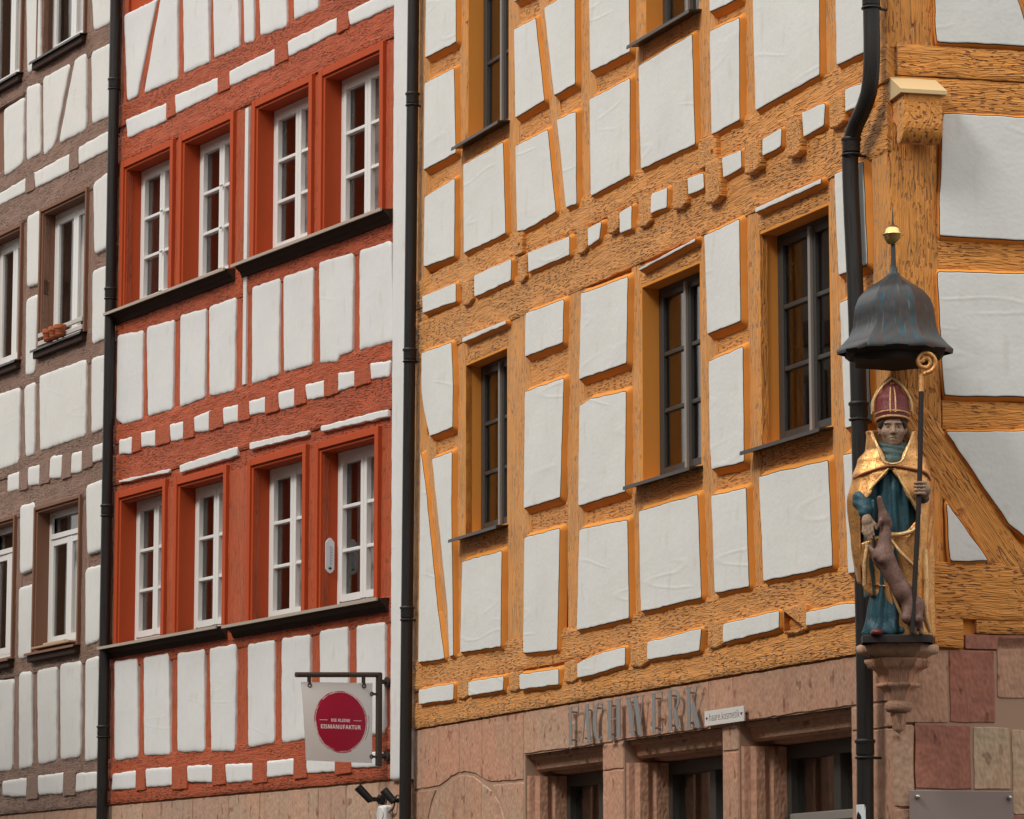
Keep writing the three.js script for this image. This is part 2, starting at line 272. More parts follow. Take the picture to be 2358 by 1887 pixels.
// ---------------------------------------------------------------- measured outlines, metres along each wall and above the street
const DATA = {
  Y: `
y1 -6.81,8.411 -6.246,8.374 -6.225,7.745 -6.828,7.778
y2 -6.838,7.595 -6.264,7.568 -6.225,6.973 -6.851,6.985
y3 -6.829,6.787 -6.24,6.794 -6.25,6.264 -6.843,6.298
y4 -6.074,6.856 -5.347,6.855 -5.299,6.242 -6.059,6.25
y5 -5.143,7.564 -4.773,7.549 -4.623,6.975 -5.121,6.971
y6 -4.617,7.578 -4.113,7.569 -4.113,6.968 -4.456,6.969
y7 -5.121,6.782 -4.569,6.77 -4.436,6.216 -4.942,6.197 -5.09,6.217
y8 -4.407,6.801 -4.099,6.783 -4.099,6.201 -4.26,6.211
y9 -3.878,7.559 -3.265,7.528 -3.253,6.967 -3.864,6.987
y10 -3.875,6.81 -3.255,6.8 -3.263,6.209 -3.861,6.203
y11 -3.119,6.846 -2.35,6.852 -2.32,6.2 -3.091,6.214
y12 -2.1,6.809 -1.711,6.79 -1.716,6.209 -2.09,6.207
y13 -1.538,7.08 -0.699,7.065 -0.716,6.236 -1.503,6.217
y14 -0.515,6.962 -0.172,6.953 -0.195,6.234 -0.508,6.24
yu1 -5.153,8.287 -4.792,8.269 -4.762,7.731 -5.143,7.755
yu2 -4.708,8.213 -4.119,8.176 -4.116,7.698 -4.637,7.723
yu3 -3.873,8.138 -3.267,8.102 -3.258,7.647 -3.873,7.681
yu4 -2.094,7.491 -1.703,7.474 -1.711,6.909 -2.102,6.923
s1 -6.87,6.093 -6.218,6.072 -6.218,5.948 -6.857,5.977
s2 -5.865,6.063 -5.196,6.047 -5.207,5.914 -5.864,5.916
s3 -4.901,6.037 -4.212,6.013 -4.212,5.899 -4.891,5.913
s4 -3.91,6.009 -3.701,6.007 -3.739,5.909 -3.907,5.896
s5 -3.421,6.009 -3.238,6.017 -3.243,5.882 -3.413,5.885
s6 -2.942,6.027 -2.715,6.021 -2.725,5.908 -2.953,5.917
s7 -2.424,6.019 -2.207,6.003 -2.2,5.918 -2.417,5.919
s8 -1.952,6.038 -1.704,6.031 -1.698,5.933 -1.938,5.92
s9 -1.423,6.036 -1.186,6.042 -1.193,5.946 -1.425,5.941
s10 -0.925,6.071 -0.764,6.072 -0.656,6.061 -0.674,5.95 -0.914,5.939
s11 -0.415,6.081 -0.173,6.071 -0.177,5.953 -0.418,5.965
m1 -6.878,5.697 -6.297,5.676 -6.267,5.383 -6.274,5.1 -6.71,5.098 -6.825,5.291 -6.88,5.432
m2 -6.89,5.002 -6.808,4.804 -6.538,3.87 -6.414,3.557 -6.919,3.571
m3 -6.661,4.931 -6.286,4.932 -6.288,4.496 -6.247,3.565 -6.315,3.564 -6.357,3.895
m4 -6.089,5.676 -5.292,5.663 -5.292,5.641 -6.089,5.647
m5 -4.943,5.652 -4.307,5.628 -4.324,5.365 -4.95,5.375
m6 -4.954,5.146 -4.31,5.135 -4.373,4.398 -4.976,4.405
m7 -4.019,5.618 -3.301,5.596 -3.331,5.082 -4.056,5.093
m8 -4.05,4.927 -3.881,4.94 -3.333,4.911 -3.358,4.315 -4.077,4.313
m9 -6.08,4.171 -5.366,4.168 -5.386,3.556 -6.111,3.574
m10 -4.966,4.211 -4.38,4.204 -4.423,3.458 -4.988,3.483
m11 -4.059,4.161 -3.324,4.138 -3.308,3.558 -4.102,3.554
m12 -3.126,5.616 -2.321,5.647 -2.33,5.634 -3.126,5.606
m13 -2.197,5.637 -1.736,5.643 -1.733,5.073 -2.167,5.068
m14 -2.154,4.907 -1.706,4.919 -1.704,4.283 -2.126,4.293 -2.147,4.436
m15 -3.149,4.168 -2.324,4.17 -2.286,3.587 -3.127,3.58
m16 -2.132,4.14 -1.685,4.13 -1.658,3.589 -2.099,3.594
m17 -1.524,5.667 -0.711,5.666 -0.719,5.645 -1.525,5.642
m18 -1.511,4.171 -0.677,4.155 -0.64,3.596 -1.467,3.6
m19 -0.554,5.66 -0.227,5.651 -0.193,5.111 -0.521,5.116
m20 -0.512,4.963 -0.229,4.966 -0.174,4.293 -0.47,4.299
m21 -0.495,4.157 -0.212,4.153 -0.204,3.535 -0.459,3.54
b1 -6.907,3.381 -6.239,3.373 -6.245,3.272 -6.899,3.285
b2 -5.963,3.368 -5.333,3.359 -5.343,3.275 -5.959,3.277
b3 -5.05,3.35 -4.404,3.337 -4.404,3.243 -5.044,3.26
b4 -4.099,3.348 -3.782,3.382 -3.364,3.389 -3.371,3.286 -4.1,3.26
b5 -3.036,3.393 -2.286,3.408 -2.316,3.289 -3.043,3.293
b6 -1.991,3.41 -1.284,3.418 -1.286,3.328 -1.993,3.31
b7 -0.956,3.383 -0.478,3.387 -0.261,3.361 -0.263,3.309 -0.958,3.315
`,
  S: `
r1 0.254,6.634 0.657,6.659 0.798,6.266 0.269,6.257
r2 0.291,5.875 0.903,5.879 0.887,5.233 0.262,5.236
r3 0.249,5.044 0.883,5.056 0.868,4.424 0.273,4.409
r4 0.282,4.221 0.863,4.245 0.711,3.684 0.603,3.767 0.353,4.124
r5 0.275,3.855 0.489,3.572 0.288,3.567
`,
  R: `
t1 -5.038,9.34 -4.383,9.32 -4.751,8.578 -4.946,8.578
t2 -4.256,9.432 -3.997,9.41 -3.957,8.555 -4.606,8.573
t3 -3.881,9.392 -3.424,9.37 -3.366,8.56 -3.831,8.572
t4 -3.323,9.355 -2.881,9.325 -2.818,8.565 -3.267,8.572
t5 -2.762,9.315 -2.579,9.308 -2.56,8.55 -2.721,8.567
t6 -2.501,9.298 -2.019,9.263 -1.993,8.535 -2.441,8.566
t7 -1.916,9.256 -1.452,9.232 -1.469,8.554 -1.861,8.561
t8 -1.353,9.225 -0.914,9.204 -0.953,8.557 -1.253,8.564
t9 -0.838,9.203 -0.275,9.173 -0.269,8.545 -0.819,8.552
tb1 -4.965,8.428 -4.138,8.404 -4.149,8.251 -4.921,8.261
tb2 -3.999,8.43 -3.184,8.408 -3.17,8.279 -3.971,8.274
tb3 -2.994,8.411 -2.166,8.414 -2.173,8.275 -2.969,8.284
tb4 -1.97,8.422 -1.134,8.421 -1.142,8.304 -1.947,8.291
tb5 -0.979,8.422 -0.249,8.43 -0.248,8.296 -0.939,8.301
p1 -5.063,6.635 -4.56,6.599 -4.551,5.867 -4.935,5.872 -5.059,5.938
p2 -4.484,6.612 -3.959,6.596 -3.964,5.869 -4.428,5.876
p3 -3.834,6.615 -3.362,6.589 -3.374,5.88 -3.821,5.868
p4 -3.301,6.594 -2.829,6.6 -2.831,5.863 -3.275,5.881
p5 -2.54,6.624 -2.064,6.618 -2.078,5.879 -2.521,5.871
p6 -2.003,6.619 -1.512,6.61 -1.522,5.877 -1.977,5.887
p7 -1.415,6.63 -0.867,6.608 -0.884,5.882 -1.074,5.879 -1.102,5.843 -1.382,5.87
p8 -0.773,6.61 -0.293,6.597 -0.24,5.865 -0.762,5.873
q1 -4.991,5.758 -4.701,5.748 -4.72,5.612 -4.985,5.63
q2 -4.559,5.765 -4.241,5.749 -4.272,5.617 -4.542,5.637
q3 -4.011,5.759 -3.715,5.749 -3.722,5.611 -3.971,5.613
q4 -3.559,5.758 -3.239,5.773 -3.267,5.611 -3.532,5.63
q5 -3.039,5.759 -2.722,5.755 -2.746,5.619 -3.003,5.622
q6 -2.571,5.753 -2.249,5.746 -2.276,5.623 -2.551,5.64
q7 -2.075,5.75 -1.753,5.743 -1.79,5.603 -2.041,5.614
q8 -1.624,5.747 -1.302,5.738 -1.296,5.617 -1.582,5.619
q9 -1.091,5.758 -0.811,5.737 -0.815,5.622 -1.089,5.623
q10 -0.599,5.758 -0.293,5.735 -0.309,5.621 -0.574,5.637
h1 -4.977,5.42 -3.998,5.401 -4.002,5.371 -4.969,5.399
h2 -3.805,5.41 -2.755,5.43 -2.76,5.351 -3.792,5.342
h3 -2.546,5.432 -1.554,5.398 -1.558,5.363 -2.544,5.372
h4 -1.358,5.404 -0.325,5.397 -0.321,5.336 -1.353,5.359
u1 -5.013,3.948 -4.572,3.945 -4.529,3.15 -4.979,3.142
u2 -4.442,3.941 -3.97,3.941 -3.92,3.14 -4.401,3.154
u3 -3.801,3.928 -3.314,3.926 -3.29,3.138 -3.774,3.152
u4 -3.212,3.923 -2.742,3.925 -2.756,3.112 -3.16,3.131
u5 -2.544,3.905 -2.098,3.903 -2.086,3.137 -2.514,3.127
u6 -1.973,3.907 -1.516,3.899 -1.496,3.142 -1.956,3.13
u7 -1.356,3.913 -0.92,3.909 -0.899,3.128 -1.332,3.133
u8 -0.781,3.902 -0.362,3.9 -0.344,3.116 -0.77,3.121
v1 -5.011,3.042 -4.532,3.05 -4.543,2.902 -5.025,2.907
v2 -4.374,3.052 -3.849,3.045 -3.849,2.898 -4.345,2.904
v3 -3.593,3.041 -3.114,3.031 -3.121,2.892 -3.578,2.915
v4 -2.911,3.024 -2.411,3.008 -2.428,2.875 -2.876,2.879
v5 -2.194,3.013 -1.737,3.014 -1.744,2.892 -2.191,2.889
v6 -1.565,3.01 -1.08,3.009 -1.082,2.885 -1.53,2.89
v7 -0.851,3.007 -0.396,2.997 -0.395,2.888 -0.84,2.9
`,
  B: `
l1 -2.07,10.223 -1.735,10.196 -1.687,9.309 -1.99,9.31
l2 -0.567,9.962 -0.1,9.93 -0.087,9.331 -0.458,9.343
l3 -2.554,9.106 -2.067,9.118 -2.061,8.505 -2.502,8.475
l4 -1.998,9.192 -1.685,9.162 -1.644,8.52 -1.96,8.512
l5 -1.609,9.195 -0.979,9.185 -1.306,8.523 -1.556,8.471
l6 -0.87,9.193 -0.626,9.202 -0.606,8.514 -1.208,8.519
l7 -0.503,9.175 -0.08,9.163 -0.065,8.527 -0.46,8.536
lb1 -2.931,8.34 -1.966,8.366 -1.959,8.235 -2.924,8.227
lb2 -1.794,8.377 -0.939,8.386 -0.931,8.22 -1.728,8.224
lb3 -0.749,8.401 -0.073,8.41 -0.078,8.241 -0.742,8.236
l8 -1.917,8.012 -1.617,8.011 -1.624,7.349 -1.896,7.372
l9 -1.905,7.266 -1.634,7.276 -1.667,6.579 -1.881,6.583
l10 -0.41,8.026 -0.07,8.054 -0.055,7.411 -0.355,7.397
l11 -0.388,7.268 -0.061,7.264 -0.085,6.637 -0.372,6.635
l12 -0.38,6.524 -0.067,6.513 -0.078,5.89 -0.35,5.879
l13 -1.552,6.542 -0.5,6.536 -0.495,5.877 -1.502,5.874
l14 -1.905,6.496 -1.663,6.505 -1.647,5.855 -1.84,5.863
l15 -3.061,6.514 -2.021,6.512 -2.011,5.83 -3.017,5.82
lq1 -2.253,5.758 -1.963,5.761 -1.968,5.592 -2.258,5.598
lq2 -1.778,5.771 -1.482,5.761 -1.492,5.585 -1.769,5.601
lq3 -1.261,5.803 -0.973,5.783 -0.99,5.589 -1.279,5.607
lq4 -0.783,5.77 -0.516,5.768 -0.547,5.583 -0.788,5.591
lq5 -0.319,5.779 -0.072,5.773 -0.092,5.63 -0.312,5.626
l16 -1.946,5.452 -1.605,5.451 -1.601,4.862 -1.912,4.849
l17 -1.934,4.735 -1.594,4.742 -1.588,4.127 -1.912,4.109
l18 -0.449,5.46 -0.085,5.474 -0.084,4.879 -0.395,4.874
l19 -0.429,4.762 -0.084,4.765 -0.102,4.138 -0.398,4.111
l20 -2.779,3.968 -2.032,3.961 -2.015,3.165 -2.729,3.17
l21 -1.892,4.003 -1.609,3.994 -1.55,3.175 -1.844,3.163
l22 -1.47,3.995 -1.031,3.995 -1.003,3.196 -1.398,3.184
l23 -0.951,4.01 -0.498,4.003 -0.478,3.206 -0.896,3.201
l24 -0.393,4.011 -0.109,4.015 -0.096,3.163 -0.366,3.166
lv1 -2.225,3.086 -1.643,3.092 -1.648,2.924 -2.217,2.951
lv2 -1.407,3.098 -0.797,3.101 -0.828,2.918 -1.384,2.929
lv3 -0.545,3.08 -0.104,3.071 -0.098,2.929 -0.55,2.917
`,
  Yw: `
wm1 -6.135,5.505 -5.356,5.516 -5.374,4.355 -6.163,4.33
wm2 -3.199,5.518 -2.356,5.536 -2.34,4.346 -3.206,4.337
wm3 -1.601,5.555 -0.724,5.529 -0.678,4.332 -1.561,4.343
wu1 -6.118,8.607 -5.34,8.524 -5.339,7.002 -6.109,7.008
wu2 -3.111,8.001 -2.296,7.949 -2.315,6.983 -3.125,7.003
`,
  Rw: `
rw1 -4.957,8.036 -4.075,8.01 -4.034,6.814 -4.994,6.818
rw2 -3.845,8.028 -2.942,8.012 -2.931,6.807 -3.828,6.82
rw3 -2.479,8.026 -1.598,8.018 -1.576,6.823 -2.524,6.848
rw4 -1.361,8.022 -0.462,8.019 -0.46,6.777 -1.38,6.834
lw1 -4.992,5.279 -4.125,5.266 -4.087,4.069 -4.943,4.07
lw2 -3.844,5.258 -2.999,5.251 -2.972,4.053 -3.826,4.068
lw3 -2.53,5.247 -1.664,5.248 -1.611,4.026 -2.495,4.034
lw4 -1.39,5.237 -0.497,5.24 -0.51,4.054 -1.379,4.058
`,
  Bw: `
bw1 -1.775,10.539 -0.705,10.427 -0.655,9.365 -1.713,9.383
bw2 -3.219,10.62 -2.196,10.501 -2.131,9.355 -3.14,9.361
bw3 -1.609,7.973 -0.559,7.994 -0.56,6.773 -1.545,6.78
bw4 -2.958,7.914 -2.068,7.981 -2.057,6.754 -2.886,6.755
bw5 -1.581,5.361 -0.613,5.379 -0.554,4.158 -1.557,4.146
bw6 -2.919,5.343 -2.093,5.369 -2.066,4.142 -2.843,4.144
`,
  Gw: `
g1 -5.066,2.846 -3.823,2.843 -3.833,1.777 -5.067,1.749
g2 -3.494,2.836 -2.118,2.855 -2.138,1.896 -3.505,1.845
g3 -1.905,2.856 -0.542,2.877 -0.571,1.966 -1.926,1.926
`,
};
// ---------------------------------------------------------------- ground
{
  const g = new THREE.PlaneGeometry(300, 300); g.rotateX(-Math.PI / 2);
  structure('street', g, M(0.075, 0.068, 0.06, 0.95));
}
// ---------------------------------------------------------------- windows
function curtainGeo(u0, u1, v0, v1, z, folds, amp = 0.018) {
  const n = Math.max(24, folds * 8), pos = [], uv = [], idx = [], so = rnd() * 50;
  for (let i = 0; i <= n; i++) for (let j = 0; j <= 6; j++) { const s = i / n, t = j / 6; pos.push(lerp(u0, u1, s) + 0.01 * pn(t * 3 + so, s * 4), lerp(v1, v0, t), z + amp * Math.sin(s * folds * 6.283 + so) * (0.6 + 0.4 * t) + amp * pn(s * folds * 1.7 + so, t)); uv.push(s, t); }
  for (let i = 0; i < n; i++) for (let j = 0; j < 6; j++) { const a = i * 7 + j; idx.push(a, a + 1, a + 7, a + 1, a + 8, a + 7); }
  return bufGeo(pos, uv, idx);
}
// r: opening [u0, u1, v0, v1] in the wall; everything sits in a window group at the opening's sill
function makeWindow(house, r, o) {
  const [U0, U1, V0, V1] = r, uc = (U0 + U1) / 2, w = new THREE.Group(); w.name = 'window'; w.position.set(uc, V0, 0); house.add(w);
  if (o.label) w.userData.label = o.label;
  const a = U0 - uc, b = U1 - uc, h = V1 - V0, D = o.reveal, t = o.lining || 0.022, zj = o.flush ?? 0.004, F = o.frameW || 0.05;
  const zb = -D - 0.012;
  part('jamb', rbox(a - 0.004, a + t, 0, h, zb, zj, 0.003), o.revealMat, w); part('jamb', rbox(b - t, b + 0.004, 0, h, zb, zj, 0.003), o.revealMat, w);
  part('head_board', rbox(a + t, b - t, h - t, h + 0.004, zb, zj - 0.002, 0.003), o.revealMat, w);
  part('sill_board', rbox(a + t, b - t, -0.004, 0.012, zb, Math.min(0, zj), 0.003), o.sillMat || o.revealMat, w);
  const fa = a + t, fb = b - t, f0 = 0.012, f1 = h - t, zf0 = -D - (o.flat ? 0.024 : 0.033), zf1 = -D;
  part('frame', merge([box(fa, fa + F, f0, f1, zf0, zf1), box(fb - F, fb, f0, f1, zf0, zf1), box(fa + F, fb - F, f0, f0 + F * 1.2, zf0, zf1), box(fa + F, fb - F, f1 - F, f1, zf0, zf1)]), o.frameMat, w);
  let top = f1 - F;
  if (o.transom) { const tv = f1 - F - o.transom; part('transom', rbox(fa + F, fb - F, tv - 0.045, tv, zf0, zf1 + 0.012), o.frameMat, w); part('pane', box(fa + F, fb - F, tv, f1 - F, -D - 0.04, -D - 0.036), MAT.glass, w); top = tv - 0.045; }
  const ca = fa + F - 0.008, cb = fb - F + 0.008, cm = (ca + cb) / 2, c0 = f0 + F * 1.2 - 0.008, c1 = top + (o.transom ? 0 : 0.008), S = o.stile || 0.042, zf = o.flat ? -0.002 : 0.004, gz = o.flat ? 0.017 : 0.026, zc0 = -D - gz - 0.007, zc1 = -D + (o.flat ? 0.003 : 0.010);
  for (const side of [0, 1]) {
    const x0 = side ? cm + 0.002 : ca, x1 = side ? cb : cm - 0.002;
    const cg = merge([rbox(x0, x0 + S, c0, c1, zc0, zc1, 0.006), rbox(x1 - S, x1, c0, c1, zc0, zc1, 0.006), box(x0 + S, x1 - S, c0, c0 + S * 1.15, zc0, zc1 - 0.003), box(x0 + S, x1 - S, c1 - S, c1, zc0, zc1 - 0.003)]);
    const cas = part('casement', cg, o.casMat || o.frameMat, w);
    if (o.ajar && side === o.ajar[0]) { const hx = side ? x1 : x0; cas.geometry.translate(-hx, 0, 0); cas.position.x = hx; }
    const p0 = c0 + S * 1.15, p1 = c1 - S, n = o.rows || 1, bar = 0.026;
    for (let k = 0; k < n; k++) {
      const y0 = p0 + (p1 - p0) * k / n, y1 = p0 + (p1 - p0) * (k + 1) / n;
      { const g = part('pane', box(-(x1 - x0) / 2 + S, (x1 - x0) / 2 - S, -(y1 - y0) / 2, (y1 - y0) / 2, -0.002, 0.002), MAT.glass, w); g.position.set((x0 + x1) / 2, (y0 + y1) / 2, -D - gz - 0.002); g.rotation.set((rnd() - 0.5) * 0.01, (side ? -0.0045 : 0) + (rnd() - 0.5) * (o.flat ? 0.002 : 0.012), 0); }
      if (k) part('glazing_bar', rbox(x0 + S, x1 - S, y0 - bar / 2, y0 + bar / 2, -D - gz - 0.015, -D + zf, 0.005), o.barMat || o.frameMat, w);
    }
  }
  if (o.bead) part('meeting_bead', rbox(cm - 0.014, cm + 0.014, c0, c1, zc1 - 0.004, zc1 + 0.018, 0.004), o.bead, w);
  if (o.knobs) for (const q of o.knobs) part('hinge_knob', new THREE.SphereGeometry(0.014, 12, 8).translate(cm + 0.035, h * q, zc1 + 0.02), o.frameMat, w);
  for (const c of o.curtains || []) part('curtain', curtainGeo(lerp(fa, fb, c[0]), lerp(fa, fb, c[1]), f0 + h * (c[3] || 0), f1 - h * (c[4] || 0), -D - 0.16, c[2]), c[5] || MAT.curtain, w);
  if (o.trim) {                                           // flat boards round the opening
    const T = o.trim, m = o.trimMat, p = 0.022;
    part('trim_board', rbox(a - T, a, -0.01, h + T, -0.02, p, 0.004), m, w); part('trim_board', rbox(b, b + T, -0.01, h + T, -0.02, p, 0.004), m, w);
    part('trim_board', rbox(a, b, h, h + T, -0.02, p - 0.003, 0.004), m, w);
  }
  if (o.sill) {                                           // sheet metal sill, folded down at the front
    const [e0, e1, out] = o.sill, s = new THREE.Shape([[-0.06 - D, 0.022], [out, -0.006], [out + 0.003, -0.026], [out - 0.004, -0.027], [out - 0.008, -0.014], [-0.06 - D, 0.012]].map(p => new THREE.Vector2(...p)));
    const L = (b + e1) - (a - e0), g = new THREE.ExtrudeGeometry(s, { depth: L, bevelEnabled: false }); g.rotateY(-Math.PI / 2); g.translate(b + e1, 0, 0);
    const k = part('window_sill', g, o.sillMetal || MAT.darkMetal, w);
    k.position.set(0, -0.004, 0);
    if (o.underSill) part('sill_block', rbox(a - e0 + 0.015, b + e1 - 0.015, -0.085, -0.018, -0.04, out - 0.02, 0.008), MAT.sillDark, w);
  }
  return w;
}
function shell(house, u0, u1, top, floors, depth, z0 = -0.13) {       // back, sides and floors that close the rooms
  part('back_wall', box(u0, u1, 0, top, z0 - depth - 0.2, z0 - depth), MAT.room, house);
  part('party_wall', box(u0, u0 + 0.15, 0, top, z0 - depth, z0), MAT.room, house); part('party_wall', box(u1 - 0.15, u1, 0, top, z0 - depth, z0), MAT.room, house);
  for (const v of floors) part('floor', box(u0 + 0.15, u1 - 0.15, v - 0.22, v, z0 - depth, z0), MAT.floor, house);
  // roof slopes up from the eaves
  const s = new THREE.Shape([[0.45, top - 0.15], [0.45, top], [-(depth / 2) + z0, top + depth * 0.62], [z0 - depth - 0.45, top], [z0 - depth - 0.45, top - 0.15], [-(depth / 2) + z0, top + depth * 0.62 - 0.2]].map(p => new THREE.Vector2(...p)));
  const g = new THREE.ExtrudeGeometry(s, { depth: u1 - u0, bevelEnabled: false }); g.rotateY(-Math.PI / 2); g.translate(u1, 0, 0);
  part('roof', g, M(0.22, 0.09, 0.06, 0.9), house);
}
const addPosts = (house, mat, list, v0, v1, z = -0.003) => { for (const [a, b, c, d] of list) part('post', vPost(a, b, c ?? v0, d ?? v1, z - 0.003 - rnd() * 0.004, 0.0035), mat, house); };
const addBeams = (house, mat, list, z = 0) => { for (const [a, b, c, d] of list) part('beam', hBeam(a, b, c, d, z + 0.006 - rnd() * 0.003, 0.0055), mat, house); };
const addRails = (house, mat, list, z = -0.012) => { for (const [a, b, c, d] of list) part('rail', hBeam(a, b, c, d, z - rnd() * 0.004, 0.004), mat, house); };

// ---------------------------------------------------------------- the ochre corner house
const yellow = thing('half_timbered_house', 'half-timbered corner house with ochre timbers above pink sandstone', 'house', [1.926, 0, -17.897], -1.1956);
{
  const H = yellow, wins = table(DATA.Yw), gw = { g1: [-5.08, -3.82, 1.0, 2.846], g2: [-3.50, -2.12, 1.0, 2.85], g3: [-1.905, -0.545, 1.0, 2.862] };
  const holes = Object.values(wins).map(rectOf);
  part('wall', slabGeo(-7.13, -0.15, 3.12, 9.8, -0.15, -0.04, holes), MAT.yPaint, H);
  part('wall_base', slabGeo(-7.13, -0.15, 0, 3.118, -0.34, -0.0215, Object.values(gw)), MAT.mortar, H);
  shell(H, -7.12, -0.3, 9.8, [0.3, 3.3, 6.15, 9.0], 4.5, -0.148);
  // timbers
  const YB = [[-7.13, 0, 3.128, 3.30], [-7.13, 0, 3.385, 3.59], [-7.13, 0, 5.665, 5.935], [-7.13, 0, 6.04, 6.235], [-7.13, 0, 8.75, 9.0]];
  addBeams(H, MAT.yBeam, YB);
  part('beam', hBeam(-7.13, 0, 3.29, 3.39, -0.014, 0.004), MAT.yBeam, H); part('beam', hBeam(-7.13, 0, 5.925, 6.045, -0.014, 0.004), MAT.yBeam, H);
  addPosts(H, MAT.yPost, [[-7.13, -6.87], [-6.29, -6.135], [-5.36, -4.95], [-4.35, -4.03], [-3.345, -3.195], [-2.345, -2.12], [-1.72, -1.56], [-0.70, -0.48]], 3.57, 5.68);
  addPosts(H, MAT.yPost, [[-7.13, -6.83], [-6.26, -6.10], [-5.34, -5.12], [-4.12, -3.86], [-3.27, -3.11], [-2.34, -2.08], [-1.73, -1.51], [-0.71, -0.50]], 6.22, 8.8);
  addRails(H, MAT.yBeam, [[-6.9, -6.26, 4.92, 5.11], [-6.14, -5.35, 5.505, 5.665], [-6.14, -5.35, 4.155, 4.345], [-4.97, -4.3, 5.13, 5.385], [-4.97, -4.3, 4.19, 4.415], [-4.07, -3.3, 4.90, 5.105], [-4.07, -3.3, 4.13, 4.33],
    [-3.2, -2.33, 5.52, 5.665], [-3.2, -2.33, 4.15, 4.345], [-2.2, -1.7, 4.89, 5.085], [-2.2, -1.7, 4.115, 4.31], [-1.6, -0.68, 5.535, 5.665], [-1.6, -0.68, 4.145, 4.345], [-0.52, -0.15, 4.945, 5.13], [-0.52, -0.15, 4.14, 4.315],
    [-6.87, -6.22, 7.56, 7.765], [-6.87, -6.22, 6.775, 6.99], [-6.12, -5.33, 6.84, 7.01], [-5.14, -4.1, 6.765, 6.985], [-5.14, -4.1, 7.555, 7.75], [-3.89, -3.25, 6.79, 6.985], [-3.89, -3.25, 7.53, 7.67], [-3.13, -2.31, 6.835, 7.01], [-2.12, -1.7, 6.785, 6.925],
    [-1.55, -0.69, 7.06, 7.2], [-0.52, -0.15, 6.94, 7.1]]);
  part('brace', hewn([[-6.90, 5.12], [-6.80, 4.62], [-6.42, 3.56]], [[-6.70, 5.12], [-6.645, 4.85], [-6.305, 3.56]], -0.002, 0.003), MAT.yPost, H);
  part('brace', hewn([[-4.96, 8.4], [-4.775, 7.55], [-4.44, 6.2]], [[-4.80, 8.4], [-4.61, 7.55], [-4.265, 6.2]], -0.001, 0.003), MAT.yPost, H);
  // beam heads between the little panels, proud of the beams
  for (const [a, b, v0, v1, z] of [[-6.10, -5.90, 5.885, 6.06, 0.03], [-5.09, -4.94, 5.87, 6.045, 0.028], [-4.10, -3.93, 5.87, 6.05, 0.03], [-3.60, -3.43, 5.90, 6.03, 0.034], [-3.14, -2.96, 5.855, 6.05, 0.03], [-2.63, -2.43, 5.86, 6.04, 0.036], [-2.15, -1.95, 5.80, 6.05, 0.046], [-1.63, -1.43, 5.865, 6.045, 0.045], [-1.10, -0.925, 5.845, 6.06, 0.045], [-0.60, -0.425, 5.90, 6.075, 0.035],
    [-6.20, -5.98, 3.265, 3.40, 0.02], [-5.27, -5.07, 3.25, 3.38, 0.02], [-4.34, -4.12, 3.24, 3.38, 0.02], [-3.31, -3.05, 3.26, 3.40, 0.022], [-2.22, -2.0, 3.285, 3.44, 0.022], [-1.24, -0.97, 3.28, 3.43, 0.026]]) {
    const o = outline([[a, v1], [b, v1], [b, v0 + 0.02], [lerp(a, b, .6), v0], [a, v0 + 0.012]], 0.012, 0.04, 0.004);
    part('beam_head', ringGeo(o, [[0.002, 0.002, -0.03], [0, 0, z - 0.012], [-0.004, -0.004, z - 0.003], [-0.014, -0.014, z]], true, 0.5, [rnd(), rnd()]), MAT.yPost, H);
  }
  for (const [a, b, v0, v1] of [[-5.13, -4.99, 6.055, 6.20], [-2.26, -2.02, 6.035, 6.19]]) {      // pegged tenon plates
    const o = outline(R4(a, b, v0, v1), 0.008, 0.04, 0.003), pl = part('tenon_plate', ringGeo(o, [[0, 0, -0.02], [0, 0, 0.028], [-0.006, -0.006, 0.036]], true, 0.5), MAT.yPost, H);
    part('peg', cyl([b - 0.05, (v0 + v1) / 2, 0.03], [b - 0.05, (v0 + v1) / 2, 0.05], 0.012), MAT.yPaint, pl);
  }
  // plaster panels
  for (const p of Object.values(table(DATA.Y))) infill(p, { white: MAT.whiteY, line: MAT.yLine, paint: MAT.yPaint }, H);
  // windows
  const W1 = { reveal: 0.124, flat: true, lining: 0.014, flush: -0.014, revealMat: MAT.yReveal, frameMat: MAT.greyFrame, barMat: MAT.greyFrame, rows: 3, frameW: 0.034, stile: 0.04, sill: [0.075, 0.02, 0.075], bead: MAT.greyLight };
  makeWindow(H, rectOf(wins.wm1), { ...W1, curtains: [[0.42, 1, 5, 0, 0, MAT.curtainDark]] });
  makeWindow(H, rectOf(wins.wm2), { ...W1, curtains: [[0.62, 0.98, 4, 0, 0, MAT.curtainDark]] });
  makeWindow(H, rectOf(wins.wm3), { ...W1, curtains: [[0.55, 0.98, 4, 0, 0.1, MAT.curtainDark]] });
  makeWindow(H, rectOf(wins.wu1), { ...W1, curtains: [[0, 1, 7]] });
  makeWindow(H, rectOf(wins.wu2), { ...W1, curtains: [[0, 1, 7]] });
  // sandstone ground floor
  const zS = -0.014, sm = () => stoneMats[Math.floor(rnd() * 4)], blk = (p, m) => block(p, m || sm(), H, zS);
  const top = 3.117;
  blk([[-7.125, top], [-7.0, top], [-6.985, 2.715], [-7.125, 2.715]]);
  blk([[-6.99, top], [-6.262, top], [-6.25, 2.79], [-6.40, 2.772], [-6.62, 2.72], [-6.975, 2.72]]);
  blk([[-6.25, top], [-5.84, top], [-5.83, 2.74], [-5.95, 2.772], [-6.13, 2.79], [-6.238, 2.79]]);
  blk([[-5.828, top], [-5.10, top], [-5.105, 2.692], [-5.68, 2.705], [-5.818, 2.735]]);
  blk([[-7.125, 2.695], [-6.69, 2.70], [-6.80, 2.60], [-6.87, 2.46], [-6.88, 1.9], [-7.125, 1.9]]);
